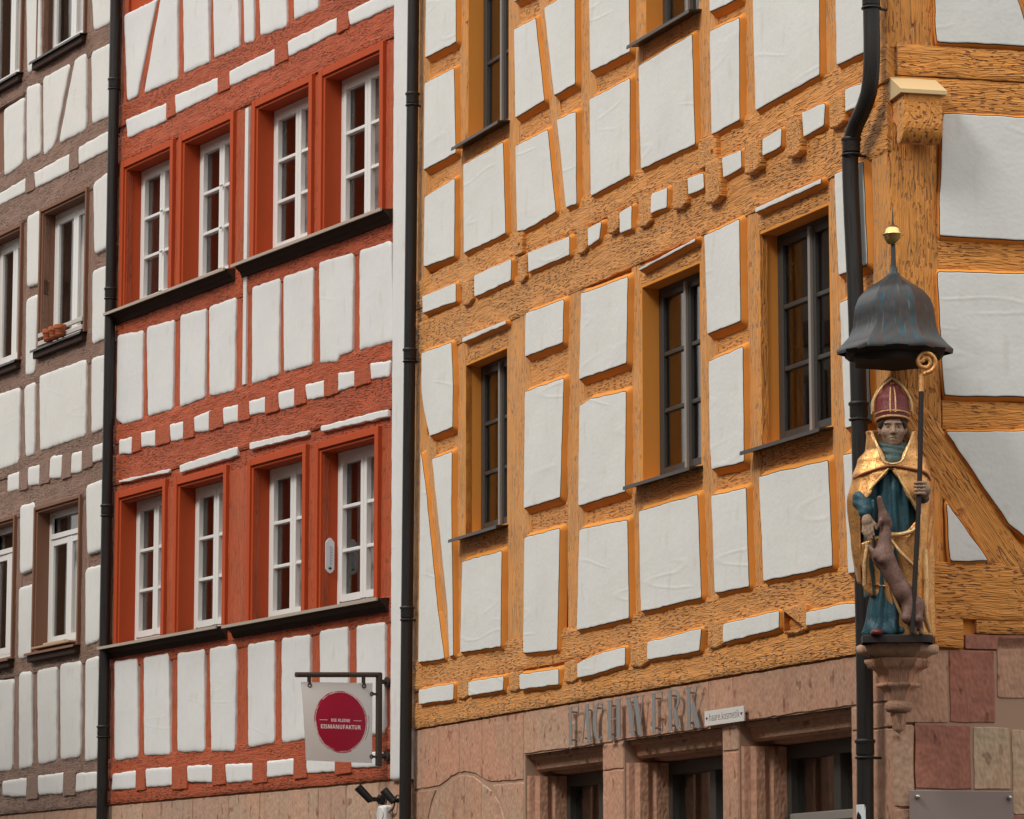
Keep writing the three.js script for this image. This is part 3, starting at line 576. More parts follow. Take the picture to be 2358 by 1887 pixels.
  blk([[-5.66, 2.685], [-5.105, 2.675], [-5.095, 1.9], [-5.40, 1.9], [-5.412, 2.47], [-5.50, 2.58]]);
  blk([[-6.515, 2.715], [-6.52, 1.9], [-6.865, 1.9], [-6.855, 2.45], [-6.76, 2.59], [-6.67, 2.66]]); blk([[-6.505, 2.72], [-6.32, 2.762], [-6.155, 2.772], [-6.155, 1.9], [-6.505, 1.9]]);
  blk([[-6.145, 2.772], [-6.0, 2.755], [-5.845, 2.71], [-5.845, 1.9], [-6.145, 1.9]]); blk([[-5.835, 2.705], [-5.66, 2.645], [-5.52, 2.56], [-5.43, 2.46], [-5.42, 1.9], [-5.835, 1.9]]);
  for (const [a, b, v0] of [[-5.09, -4.345, 2.852], [-4.335, -3.665, 2.852], [-3.655, -2.295, 2.856], [-2.285, -1.975, 2.858], [-1.965, -0.455, 2.866], [-0.445, -0.02, 2.866]]) blk([[a, top], [b, top], [b, v0], [a, v0]]);
  for (const [a, b, v0, v1] of [[-3.812, -3.508, 2.69, 2.842], [-3.812, -3.508, 1.9, 2.682], [-2.112, -1.913, 2.715, 2.846], [-2.112, -1.913, 1.9, 2.707], [-0.537, -0.02, 2.735, 2.856], [-0.537, -0.02, 1.9, 2.727]]) blk(R4(a, b, v0, v1));
  for (let r = 0; r < 3; r++) for (const [a, b] of [[-7.125, -6.3], [-6.29, -5.7], [-5.69, -5.10], [-3.812, -3.508], [-2.112, -1.913], [-0.537, -0.02]]) blk(R4(a, b, 0.05 + r * 0.61, 0.65 + r * 0.61));
  for (const [u0, u1, v0, v1] of Object.values(gw)) {      // ground-floor windows under moulded lintels
    const s = new THREE.Shape(); const pr = [[-0.03, v1], [-0.055, v1], [-0.06, v1 - 0.022], [-0.085, v1 - 0.03]];
    for (let k = 0; k <= 8; k++) { const t = Math.PI * (0.75 + 1.0 * k / 8); pr.push([-0.135 + 0.05 * Math.cos(t + 1.57) * -1, v1 - 0.055 + 0.05 * Math.sin(t + 1.57) * 1]); }
    pr.push([-0.20, v1 - 0.085], [-0.215, v1 - 0.115], [-0.33, v1 - 0.125], [-0.33, v1]);
    s.setFromPoints(pr.map(p => new THREE.Vector2(...p)));
    const g = new THREE.ExtrudeGeometry(s, { depth: u1 - u0, bevelEnabled: false }); g.rotateY(-Math.PI / 2); g.translate(u1, 0, 0);
    const w = new THREE.Group(); w.name = 'window'; H.add(w); const uvm = g.attributes.uv; for (let k = 0; k < uvm.count; k++) uvm.setXY(k, uvm.getX(k) / 2, uvm.getY(k) / 2);
    part('lintel_moulding', g, stoneMats[2], w);
    const jm = [];
    for (const [sgn, e] of [[1, u0], [-1, u1]]) {
      const js = new THREE.Shape([[e, -0.033], [e + sgn * 0.012, -0.045], [e + sgn * 0.02, -0.08], [e + sgn * 0.05, -0.10], [e + sgn * 0.055, -0.15], [e + sgn * 0.04, -0.18], [e + sgn * 0.06, -0.20], [e + sgn * 0.06, -0.335], [e, -0.335]].map(p => new THREE.Vector2(p[0], -p[1])));
      const jg = new THREE.ExtrudeGeometry(js, { depth: v1 - 0.13 - v0, bevelEnabled: false }); jg.rotateX(-Math.PI / 2); jg.translate(0, v0, 0);
      const q = jg.attributes.uv; for (let k = 0; k < q.count; k++) q.setXY(k, q.getX(k) / 2, q.getY(k) / 2 + rnd() * 0);
      part('jamb_stone', jg, stoneMats[sgn > 0 ? 1 : 0], w);
    }
    const a = u0 + 0.06, b = u1 - 0.06, ft = v1 - 0.125, z0 = -0.36, z1 = -0.28, F = 0.055, c = (a + b) / 2, tr = v1 - 0.50;
    part('frame', merge([box(a, a + F, v0, ft, z0, z1), box(b - F, b, v0, ft, z0, z1), box(a + F, b - F, ft - 0.075, ft, z0, z1)]), MAT.greyFrame, w);
    part('transom', rbox(a + F, b - F, tr - 0.05, tr, z0, z1 + 0.012, 0.006), MAT.greyLight, w);
    part('transom', rbox(a + F, b - F, tr - 0.115, tr - 0.06, z0, z1 + 0.02, 0.006), MAT.greyLight, w);
    part('mullion', rbox(c - 0.04, c + 0.04, v0, ft - 0.075, z0, z1 + 0.006, 0.006), MAT.greyFrame, w);
    for (const [x0, x1] of [[a + F, c - 0.04], [c + 0.04, b - F]]) { part('pane', box(x0, x1, tr, ft - 0.075, -0.324, -0.32), MAT.glass, w); part('pane', box(x0, x1, v0 + 0.05, tr - 0.12, -0.324, -0.32), MAT.glass, w); }
    if (u0 > -4) { part('curtain', curtainGeo(lerp(a, b, 0.30), c - 0.01, v0, ft - 0.06, -0.42, 3), MAT.curtain, w); part('curtain', curtainGeo(c + 0.01, b - 0.05, v0, ft - 0.06, -0.42, 5), MAT.curtain, w); }
    part('window_sill', rbox(u0 - 0.05, u1 + 0.05, v0 - 0.12, v0 + 0.01, -0.3, 0.05, 0.01), stoneMats[0], w);
  }
  // ---- side front, turned round the corner
  const turn = 0.2269 + 1.1956, put = m => { m.rotation.y = turn; return m; };
  put(part('wall', slabGeo(0.10, 5.0, 3.12, 9.8, -0.30, -0.04, []), MAT.yPaint, H)); put(part('wall_base', slabGeo(0.10, 5.0, 0, 3.118, -0.34, -0.0185, []), MAT.mortar, H));
  const sB = (a, b, c, d, z = 0, n = 'beam') => put(part(n, hBeam(a, b, c, d, z, 0.004), MAT.yBeam, H)), sP = (a, b, c, d, z = 0) => put(part('post', vPost(a, b, c, d, z, 0.0035), MAT.yPost, H));
  sB(0.055, 5, 6.075, 6.235, 0.014); sB(0.055, 5, 5.88, 6.068, 0.006); sB(0.262, 5, 5.05, 5.225, -0.004, 'rail'); sB(0.27, 5, 4.24, 4.39, -0.004, 'rail'); sB(0.18, 5, 3.275, 3.56, 0.008); sB(0.43, 5, 3.205, 3.28, 0.0);
  put(part('beam_head', hBeam(0.205, 0.355, 3.13, 3.27, 0.01, 0.003), MAT.yBeam, H)); put(part('beam_head', hBeam(0.02, 0.20, 3.13, 3.27, 0.0, 0.003), MAT.yBeam, H));
  sP(0.0, 0.262, 3.27, 5.90, 0); sP(0.0, 0.262, 6.22, 9.0, -0.002);
  sP(0.93, 1.12, 3.5, 5.9, -0.002); sP(0.93, 1.12, 6.22, 9.0, -0.002); sP(1.9, 2.1, 3.5, 9.0, -0.004);
  put(part('brace', braceGeo([0.03, 4.40], [0.86, 3.215], 0.20, 0.004, 0.004), MAT.yPost, H)); put(part('brace', braceGeo([0.62, 7.0], [0.93, 6.1], 0.17, 0.0, 0.004), MAT.yPost, H));
  for (const p of Object.values(table(DATA.S))) { const m = infill(p, { white: MAT.whiteY, line: MAT.yLine, paint: MAT.yPaint }, H, 0.024, 0.004, 0.022); put(m); }
  // corner timber and corner stones behind both fronts
  const prism = (pts, v0, v1) => { const s = new THREE.Shape(pts.map(p => new THREE.Vector2(p[0], -p[1]))), g = new THREE.ExtrudeGeometry(s, { depth: v1 - v0, bevelEnabled: false }); g.rotateX(-Math.PI / 2); g.translate(0, v0, 0); return g; };
  const ca = Math.cos(turn), sa = Math.sin(turn), side = (u, z) => [u * ca + z * sa, -u * sa + z * ca];
  part('corner_post', prism([[-0.24, -0.014], [-0.016, -0.014], side(0.02, -0.014), side(0.25, -0.014), [-0.24, -0.26]], 3.13, 9.2), MAT.yPost, H);
  addPosts(H, MAT.yPost, [[-0.2, -0.004]], 3.57, 5.68, 0.002); addPosts(H, MAT.yPost, [[-0.2, -0.004]], 6.2, 8.9, 0.002);
  part('corner_stone', prism([[-0.22, -0.036], [-0.03, -0.036], side(0.03, -0.036), side(0.24, -0.036), [-0.22, -0.3]], 0, 3.128), MAT.mortar, H);
  for (const [a, b, v0, v1, m] of [[0.0, 0.275, 2.752, 3.117, stoneMats[0]], [0.283, 0.525, 2.755, 3.117, stoneRed], [0.54, 1.2, 2.88, 3.19, stoneMats[0]], [0.0, 0.09, 2.33, 2.735, stoneMats[3]], [0.098, 0.392, 2.42, 2.742, stoneRed], [0.404, 0.598, 2.42, 2.735, stonePale], [0.372, 1.2, 3.125, 3.2, stoneRed],
    [0.61, 0.9, 2.3, 2.72, stonePale], [0.0, 0.5, 1.9, 2.32, stoneMats[2]], [0.51, 1.2, 1.9, 2.29, stoneRed], [0.0, 0.6, 1.2, 1.89, stoneMats[1]], [0.61, 1.3, 1.2, 1.89, stoneMats[0]], [0.0, 0.7, 0.05, 1.19, stoneMats[3]], [0.71, 1.5, 0.05, 1.19, stoneMats[2]]]) put(block(R4(a, b, v0, v1), m, H, -0.012, 'stone_block', 0.005, 0.005));
  // the window slot at the right edge of the side front
  put(part('niche', rbox(0.604, 0.9, 2.735, 2.872, -0.05, -0.022, 0.004), stoneMats[2], H));
  // scrolled bracket under the side beam, with a pale sheet cap
  const bs = new THREE.Shape(); bs.moveTo(-0.05, 5.935); bs.lineTo(0.15, 5.935); bs.lineTo(0.155, 5.80); bs.bezierCurveTo(0.16, 5.73, 0.12, 5.69, 0.07, 5.70); bs.bezierCurveTo(0.045, 5.705, 0.05, 5.735, 0.06, 5.765); bs.bezierCurveTo(0.05, 5.81, 0.02, 5.83, -0.05, 5.83);
  const bg = new THREE.ExtrudeGeometry(bs, { depth: 0.20, bevelEnabled: true, bevelSize: 0.006, bevelThickness: 0.006, bevelSegments: 2, curveSegments: 10 }); bg.rotateY(-Math.PI / 2); bg.translate(0.236, 0, 0);
  const br = put(part('bracket', bg, MAT.yBeam, H));
  const cs = new THREE.Shape([[-0.02, 6.07], [0.175, 5.958], [0.175, 5.938], [-0.02, 5.935]].map(p => new THREE.Vector2(...p))), cg = new THREE.ExtrudeGeometry(cs, { depth: 0.25, bevelEnabled: false }); cg.rotateY(-Math.PI / 2); cg.translate(0.262, 0, 0);
  part('sheet_cap', cg, M(0.66, 0.47, 0.24, 0.5), br);
}
// ---------------------------------------------------------------- the red house
const red = thing('half_timbered_house', 'narrow half-timbered house with brick-red timbers and white window frames', 'house', [-0.703, 0, -24.572], -1.0472);
{
  const H = red, wins = table(DATA.Rw), P = table(DATA.R);
  part('wall', slabGeo(-5.13, -0.02, 2.80, 10.6, -0.17, -0.04, Object.values(wins).map(rectOf)), MAT.rTrim, H);
  part('wall_base', slabGeo(-5.13, -0.02, 0, 2.798, -0.30, -0.02, []), MAT.mortar, H);
  shell(H, -5.12, -0.03, 10.6, [0.3, 3.0, 5.7, 8.4], 4.5);
  addBeams(H, MAT.rBeam, [[-5.13, -0.24, 2.80, 2.905], [-5.13, -0.24, 3.0, 3.165], [-5.13, -0.24, 3.89, 4.075], [-5.13, -0.24, 5.395, 5.645], [-5.13, -0.24, 5.735, 5.89], [-5.13, -0.24, 6.585, 6.83], [-5.13, -0.24, 8.08, 8.31], [-5.13, -0.24, 8.395, 8.58], [-5.13, -0.24, 10.2, 10.5]]);
  addRails(H, MAT.rBeam, [[-5.13, -0.24, 5.235, 5.40], [-5.13, -0.24, 8.01, 8.09], [-5.13, -0.24, 2.89, 3.02], [-5.13, -0.24, 5.63, 5.745], [-5.13, -0.24, 8.30, 8.40]], -0.01);
  const gap = (names, v0, v1, lo, hi) => { const c = names.map(n => P[n]); const e = c.map(p => [Math.min(...p.map(q => q[0])), Math.max(...p.map(q => q[0]))]); const l = [[lo, e[0][0] + 0.02]]; for (let i = 0; i + 1 < e.length; i++) l.push([e[i][1] - 0.02, e[i + 1][0] + 0.02]); l.push([e[e.length - 1][1] - 0.02, hi]); for (const [a, b] of l) if (b - a > 0.02) part('post', vPost(a, b, v0, v1, -0.005 - rnd() * 0.004, 0.003), MAT.rPost, H); };
  gap(['u1', 'u2', 'u3', 'u4', 'u5', 'u6', 'u7', 'u8'], 3.14, 3.94, -5.13, -0.24);
  gap(['p1', 'p2', 'p3', 'p4', 'p5', 'p6', 'p7', 'p8'], 5.87, 6.62, -5.13, -0.20);
  gap(['t2', 't3', 't4', 't5', 't6', 't7', 't8', 't9'], 8.55, 9.6, -4.6, -0.24);
  part('brace', hewn([[-4.39, 9.6], [-4.77, 8.55]], [[-4.22, 9.6], [-4.60, 8.55]], -0.004, 0.003), MAT.rPost, H);
  addPosts(H, MAT.rPost, [[-5.13, -4.95], [-4.09, -3.82], [-2.98, -2.49], [-1.64, -1.36], [-0.5, -0.24]], 4.05, 5.26, -0.004);
  addPosts(H, MAT.rPost, [[-5.13, -4.95], [-4.06, -3.82], [-2.95, -2.49], [-1.60, -1.36], [-0.47, -0.24]], 6.8, 8.05, -0.004);
  addPosts(H, MAT.rPost, [[-5.13, -5.0]], 8.55, 9.6, -0.004);
  for (const [a, b, v0, v1] of [[-4.72, -4.56, 5.615, 5.77], [-4.26, -4.0, 5.61, 5.77], [-3.73, -3.55, 5.60, 5.775], [-3.26, -3.02, 5.61, 5.77], [-2.74, -2.56, 5.615, 5.77], [-2.27, -2.06, 5.61, 5.765], [-1.78, -1.61, 5.605, 5.76], [-1.30, -1.09, 5.61, 5.76], [-0.82, -0.59, 5.615, 5.76],
    [-4.535, -4.37, 2.885, 3.06], [-3.85, -3.59, 2.865, 3.05], [-3.12, -2.90, 2.87, 3.04], [-2.42, -2.19, 2.855, 3.03], [-1.735, -1.54, 2.86, 3.02], [-1.08, -0.845, 2.865, 3.02], [-4.14, -3.99, 8.265, 8.43], [-3.175, -2.98, 8.27, 8.43], [-2.17, -1.96, 8.275, 8.43], [-1.14, -0.97, 8.29, 8.43]]) {
    const o = outline(R4(a - 0.01, b + 0.01, v0, v1), 0.012, 0.05, 0.004);
    part('beam_head', ringGeo(o, [[0.002, 0.002, -0.03], [0, 0, 0.008], [-0.006, -0.006, 0.018]], true, 0.5, [rnd(), rnd()]), MAT.rPost, H);
  }
  for (const p of Object.values(P)) pillow('infill_panel', p, MAT.whiteR, H, 0.016, 0.03);
  const c1 = [0.1, 1, 6, 0, 0, MAT.curtainDark];
  const base = { reveal: 0.135, revealMat: MAT.rReveal, frameMat: MAT.whiteFrame, rows: 3, frameW: 0.05, stile: 0.045, trim: 0.055, trimMat: MAT.rTrim, sillMat: MAT.rTrim };
  for (const n of ['rw1', 'rw2', 'rw3', 'rw4']) makeWindow(H, rectOf(wins[n]), { ...base, knobs: n < 'rw3' ? [0.09, 0.36, 0.64] : null, curtains: [c1] });
  for (const n of ['lw1', 'lw2', 'lw3', 'lw4']) makeWindow(H, rectOf(wins[n]), { ...base, curtains: [[0, 1, 7, 0, 0, M(0.30, 0.25, 0.235, 0.95)]] });
  // long sills, each under two windows
  for (const [a, b, v] of [[-5.12, -2.84, 6.812], [-2.70, -0.27, 6.812], [-5.13, -2.90, 4.062], [-2.78, -0.30, 4.052]]) {
    const s = new THREE.Shape([[-0.14, 0.028], [0.105, 0.0], [0.107, -0.014], [0.10, -0.014], [0.08, -0.006], [0.06, -0.03], [0.035, -0.05], [0.02, -0.085], [-0.03, -0.09], [-0.14, -0.09]].map(p => new THREE.Vector2(...p)));
    const g = new THREE.ExtrudeGeometry(s, { depth: b - a, bevelEnabled: false }); g.rotateY(-Math.PI / 2); g.translate(b, v, 0);
    const k = part('window_sill', g, MAT.sillDark, H);
    part('metal_edge', box(a - 0.01, b + 0.01, v - 0.016, v + 0.006, 0.100, 0.113), MAT.sillPale, k);
  }
  // thin white strip between the window pairs, pilaster at the edge
  part('white_strip', rbox(-2.688, -2.632, 5.89, 8.05, -0.02, 0.012, 0.004), MAT.whiteR, H);
  pillow('edge_pilaster', R4(-0.245, 0.03, 2.785, 10.5), MAT.whiteR, H, 0.03, 0.01);
  for (const [a, b] of [[-5.13, -4.465], [-4.455, -3.535], [-3.525, -2.89], [-2.88, -2.36], [-2.35, -1.405], [-1.395, -0.97], [-0.96, -0.475], [-0.465, 0.0]]) { block(R4(a, b, 2.05, 2.786), stoneBeige[Math.floor(rnd() * 3)], H, -0.012); block(R4(a, b, 1.1, 2.04), stoneBeige[Math.floor(rnd() * 3)], H, -0.012); block(R4(a, b, 0.05, 1.09), stoneBeige[Math.floor(rnd() * 3)], H, -0.012); }
}
// ---------------------------------------------------------------- the brown house
const brown = thing('half_timbered_house', 'half-timbered house with dull brown timbers and large white windows', 'house', [-3.317, 0, -29.1], -1.0647);
{
  const H = brown, wins = table(DATA.Bw), P = table(DATA.B);
  part('wall', slabGeo(-5.6, -0.02, 2.80, 11.4, -0.135, -0.04, Object.values(wins).map(rectOf)), MAT.bTrim, H);
  part('wall_base', slabGeo(-5.6, -0.02, 0, 2.798, -0.30, -0.02, []), MAT.mortar, H);
  shell(H, -5.6, -0.03, 11.4, [0.3, 3.0, 5.7, 8.4], 4.5);
  addBeams(H, MAT.bBeam, [[-5.6, 0, 2.80, 2.96], [-5.6, 0, 3.06, 3.22], [-5.6, 0, 3.98, 4.16], [-5.6, 0, 5.36, 5.63], [-5.6, 0, 5.74, 5.90], [-5.6, 0, 6.49, 6.78], [-5.6, 0, 7.98, 8.26], [-5.6, 0, 8.36, 8.55], [-5.6, 0, 9.15, 9.38], [-5.6, 0, 10.6, 10.9]]);
  addRails(H, MAT.bBeam, [[-2.0, -1.55, 7.25, 7.39], [-0.48, 0, 7.24, 7.44], [-0.48, 0, 6.5, 6.67], [-2.0, -1.55, 4.72, 4.88], [-0.48, 0, 4.74, 4.90], [-5.6, 0, 2.95, 3.07], [-5.6, 0, 5.62, 5.75], [-5.6, 0, 8.25, 8.37]], -0.008);
  const VP = { a: [[-2.06, -1.87], [-1.62, -1.38], [-1.03, -0.88], [-0.51, -0.35], [-0.13, 0]], };
  addPosts(H, MAT.bPost, VP.a, 3.16, 4.03); addPosts(H, MAT.bPost, [[-2.07, -1.9], [-1.63, -1.55], [-0.57, -0.38], [-0.11, 0]], 4.1, 5.4); addPosts(H, MAT.bPost, [[-2.04, -1.84], [-1.68, -1.48], [-0.52, -0.33], [-0.10, 0]], 5.87, 6.53);
  addPosts(H, MAT.bPost, [[-2.08, -1.88], [-1.66, -1.55], [-0.57, -0.36], [-0.09, 0]], 6.7, 8.0); addPosts(H, MAT.bPost, [[-2.09, -1.97], [-1.70, -1.54], [-0.64, -0.46], [-0.10, 0]], 8.52, 9.2); addPosts(H, MAT.bPost, [[-2.16, -1.97], [-1.75, -1.68], [-0.68, -0.46], [-0.11, 0]], 9.35, 10.7);
  part('brace', hewn([[-0.985, 9.2], [-1.32, 8.5]], [[-0.86, 9.2], [-1.20, 8.5]], -0.002, 0.003), MAT.bPost, H);
  for (const [a, b, v0, v1] of [[-1.965, -1.775, 5.58, 5.77], [-1.485, -1.275, 5.58, 5.79], [-0.98, -0.785, 5.57, 5.78], [-0.53, -0.315, 5.60, 5.77], [-1.64, -1.395, 2.90, 3.10], [-0.81, -0.56, 2.90, 3.10], [-1.96, -1.75, 8.22, 8.37], [-0.94, -0.745, 8.22, 8.39]]) {
    const o = outline(R4(a - 0.01, b + 0.01, v0, v1), 0.015, 0.05, 0.005); part('beam_head', ringGeo(o, [[0.002, 0.002, -0.03], [0, 0, 0.008], [-0.006, -0.006, 0.018]], true, 0.5, [rnd(), rnd()]), MAT.bPost, H);
  }
  for (const p of Object.values(P)) pillow('infill_panel', p, MAT.whiteB, H, 0.018, 0.045);
  const base = { reveal: 0.11, revealMat: MAT.bReveal, frameMat: MAT.whiteFrame, rows: 1, flat: true, frameW: 0.05, stile: 0.055, trim: 0.03, trimMat: MAT.bTrim, sill: [0.06, 0.06, 0.07], underSill: true, curtains: [[0.02, 0.98, 8]] };
  for (const n of ['bw1', 'bw2', 'bw3', 'bw4']) makeWindow(H, rectOf(wins[n]), base);
  for (const n of ['bw5', 'bw6']) makeWindow(H, rectOf(wins[n]), { ...base, transom: 0.14, sillMetal: MAT.bTrim });
  for (const [a, b] of [[-3.4, -2.17], [-2.16, -1.3], [-1.29, -0.585], [-0.575, -0.02]]) { block(R4(a, b, 2.05, 2.786), stoneBeige[Math.floor(rnd() * 3)], H, -0.012); block(R4(a, b, 1.1, 2.04), stoneBeige[Math.floor(rnd() * 3)], H, -0.012); block(R4(a, b, 0.05, 1.09), stoneBeige[Math.floor(rnd() * 3)], H, -0.012); }
}
// ---------------------------------------------------------------- things fixed to the fronts
const FRAME = { Y: [1.926, -17.897, -1.1956], R: [-0.703, -24.572, -1.0472], B: [-3.317, -29.1, -1.0647], S: [1.926, -17.897, 0.2269] };
function onWall(f, name, label, category, u, v = 0, z = 0, group) {      // a thing whose own axes are: x along the wall, y up, z out of the wall
  const [x, zz, phi] = FRAME[f], c = Math.cos(phi), s = Math.sin(phi);
  return thing(name, label, category, [x + c * u + s * z, v, zz - s * u + c * z], phi, group);
}
function downpipe(f, label, u, z, r, path, collars) {
  const t = onWall(f, 'downpipe', label, 'downpipe', u, 0, z, 'downpipes between the fronts');
  part('pipe', tube(path.map(p => [p[0] - u, p[1], 0]), r, path.length > 3 ? 160 : 40, 18), MAT.pipe, t);
  const uAt = v => { for (let i = 0; i + 1 < path.length; i++) { const a = path[i], b = path[i + 1]; if (v <= a[1] && v >= b[1]) return lerp(a[0], b[0], (a[1] - v) / (a[1] - b[1])); } return u; };
  for (const v of collars) {
    const x = uAt(v) - u, c = part('collar', new THREE.LatheGeometry([[r, -0.045], [r + 0.004, -0.045], [r + 0.004, 0.012], [r + 0.010, 0.016], [r + 0.010, 0.028], [r + 0.003, 0.032], [r, 0.034]].map(p => new THREE.Vector2(...p)), 20).translate(x, v, 0), MAT.pipe, t);
    part('wall_clamp', merge([cyl([x, v - 0.06, -z], [x, v - 0.06, 0], 0.007), new THREE.TorusGeometry(r + 0.004, 0.006, 6, 20).rotateX(Math.PI / 2).translate(x, v - 0.06, 0)]), MAT.pipe, c);
  }
  return t;
}
downpipe('R', 'straight dark downpipe between the brown house and the red house', -5.10, 0.062, 0.044, [[-5.10, 10.3], [-5.10, 6], [-5.09, 0]], [8.77, 7.0, 5.2, 3.4]);
downpipe('Y', 'straight dark downpipe between the white pilaster and the ochre house', -7.03, 0.062, 0.041, [[-6.96, 9.7], [-6.985, 8.2], [-7.085, 2.5], [-7.10, 0]], [7.53, 5.72, 3.93]);
downpipe('Y', 'dark downpipe with a swan-neck bend beside the bishop statue', -0.19, 0.09, 0.043, [[0.015, 9.7], [0.014, 7], [0.012, 6.4], [0.006, 6.12], [-0.03, 5.975], [-0.11, 5.89], [-0.20, 5.82], [-0.245, 5.73], [-0.25, 5.6], [-0.205, 4.8], [-0.18, 3.6], [-0.175, 2.9], [-0.19, 2.2], [-0.19, 0]], [6.47, 5.75, 4.36, 2.64]);

// sticker on the swan-neck pipe
{
  const c = document.createElement('canvas'); c.width = 128; c.height = 160; const x = c.getContext('2d');
  x.fillStyle = '#dfe3e6'; x.fillRect(0, 0, 128, 160); x.fillStyle = '#10110f'; x.beginPath(); x.moveTo(34, 160); x.lineTo(34, 92); x.bezierCurveTo(36, 62, 56, 58, 62, 44); x.bezierCurveTo(70, 58, 92, 62, 94, 92); x.lineTo(94, 160); x.fill();
  const tx = new THREE.CanvasTexture(c); tx.colorSpace = THREE.SRGBColorSpace;
  const t = onWall('Y', 'sticker', 'small white sticker with a black figure on the swan-neck downpipe', 'sticker', -0.19, 2.285, 0.09);
  const g = new THREE.CylinderGeometry(0.0445, 0.0445, 0.12, 16, 1, true, 0, 1.9); g.rotateY(-0.75);
  part('print', g, M(1, 1, 1, 0.6, { map: tx, side: THREE.DoubleSide }), t);
}
// hanging shop sign on the red house
{
  const t = onWall('R', 'hanging_sign', 'white hanging shop sign with a crimson disc on a rusty iron arm', 'sign', -0.32, 2.89, 0);
  const iron = M(0.075, 0.05, 0.04, 0.55, { metalness: 0.3 });
  const a = part('arm', merge([cyl([0, 0.633, 0.055], [0, 0.608, 0.715], 0.018), box(-0.017, 0.017, 0, 0.645, 0.052, 0.086)]), iron, t);
  for (const v of [0.585, 0.07]) part('wall_mount', merge([cyl([0, v, -0.01], [0, v, 0.06], 0.016), cyl([0, v, 0.0], [0, v, 0.014], 0.036)]), iron, a);
  for (const [n, v] of [[0.612, 0.60], [0.191, 0.612]]) part('hook', merge([box(-0.012, 0.012, v - 0.055, v + 0.01, n - 0.009, n + 0.009), new THREE.TorusGeometry(0.013, 0.0045, 8, 14).rotateY(Math.PI / 2).translate(0.01, v - 0.062, n)]), iron, a);
  for (const v of [0.497, 0.064]) part('clip', merge([box(-0.006, 0.006, v - 0.008, v + 0.008, 0.085, 0.125), new THREE.TorusGeometry(0.012, 0.004, 8, 14).rotateY(Math.PI / 2).translate(0.008, v, 0.128)]), iron, a);
  const S = 1024, c = document.createElement('canvas'); c.width = c.height = S; const x = c.getContext('2d');
  x.fillStyle = '#f1f0ee'; x.fillRect(0, 0, S, S);
  const cx = S * 0.535, cy = S * 0.50, R = S * 0.375, r2 = rng(5);
  x.fillStyle = '#b5063a'; x.beginPath(); for (let i = 0; i <= 260; i++) { const q = i / 260 * 6.2832, w = R * (1 + 0.012 * pn(i * 0.11, 2.2) + 0.01 * pn(i * 0.5, 7.1)); x.lineTo(cx + w * Math.cos(q) * 0.985, cy + w * Math.sin(q)); } x.fill();
  x.strokeStyle = '#b5063a'; for (let k = 0; k < 46; k++) { const q = r2() * 6.2832, l = 0.15 + r2() * 0.5; x.lineWidth = 1.5 + r2() * 4.5; x.beginPath(); x.arc(cx + (r2() - .5) * 10, cy + (r2() - .5) * 10, R * (1.012 + r2() * 0.03), q, q + l); x.stroke(); }
  x.strokeStyle = '#4a3a3a'; x.lineWidth = 5; x.beginPath(); x.arc(cx + 20, cy + 4, R * 1.06, -0.25, 0.55); x.stroke();
  x.strokeStyle = '#f1f0ee'; for (let k = 0; k < 12; k++) { const q = -1.2 + r2() * 5, l = 0.15 + r2() * 0.3; x.lineWidth = 2 + r2() * 3; x.beginPath(); x.arc(cx, cy, R * (0.965 + r2() * 0.03), q, q + l); x.stroke(); }
  x.fillStyle = '#ffffff'; x.textAlign = 'center'; x.textBaseline = 'middle';
  x.font = 'bold 54px sans-serif'; x.fillText('DIE KLEINE', cx - 4, cy - 22); x.font = 'bold 74px sans-serif'; x.fillText('EISMANUFAKTUR', cx - 4, cy + 62, 660);
  x.fillRect(cx - 320, cy - 26, 120, 6); x.fillRect(cx + 192, cy - 26, 120, 6);
  const tx = new THREE.CanvasTexture(c); tx.colorSpace = THREE.SRGBColorSpace;
  // thin plate, its lower outer corner twisted a little towards the street
  const pos = [], uv = [], idx = [], n = 10; for (const e of [0, 1]) for (let j = 0; j <= n; j++) for (let i = 0; i <= n; i++) { const s = i / n, q = j / n; pos.push((e ? -0.003 : 0.003) + 0.085 * s * (1 - q) + 0.01 * Math.sin(q * 3) * s, lerp(0.02, 0.572 - 0.012 * s, q), lerp(0.122, 0.674, s)); uv.push(1 - s, q); }
  const m = (n + 1) * (n + 1); for (let j = 0; j < n; j++) for (let i = 0; i < n; i++) { const p = j * (n + 1) + i; idx.push(p, p + n + 1, p + 1, p + 1, p + n + 1, p + n + 2); idx.push(m + p, m + p + 1, m + p + n + 1, m + p + 1, m + p + n + 2, m + p + n + 1); }
  part('board', bufGeo(pos, uv, idx), M(0.9, 0.9, 0.9, 0.45, { map: tx }), t);
}
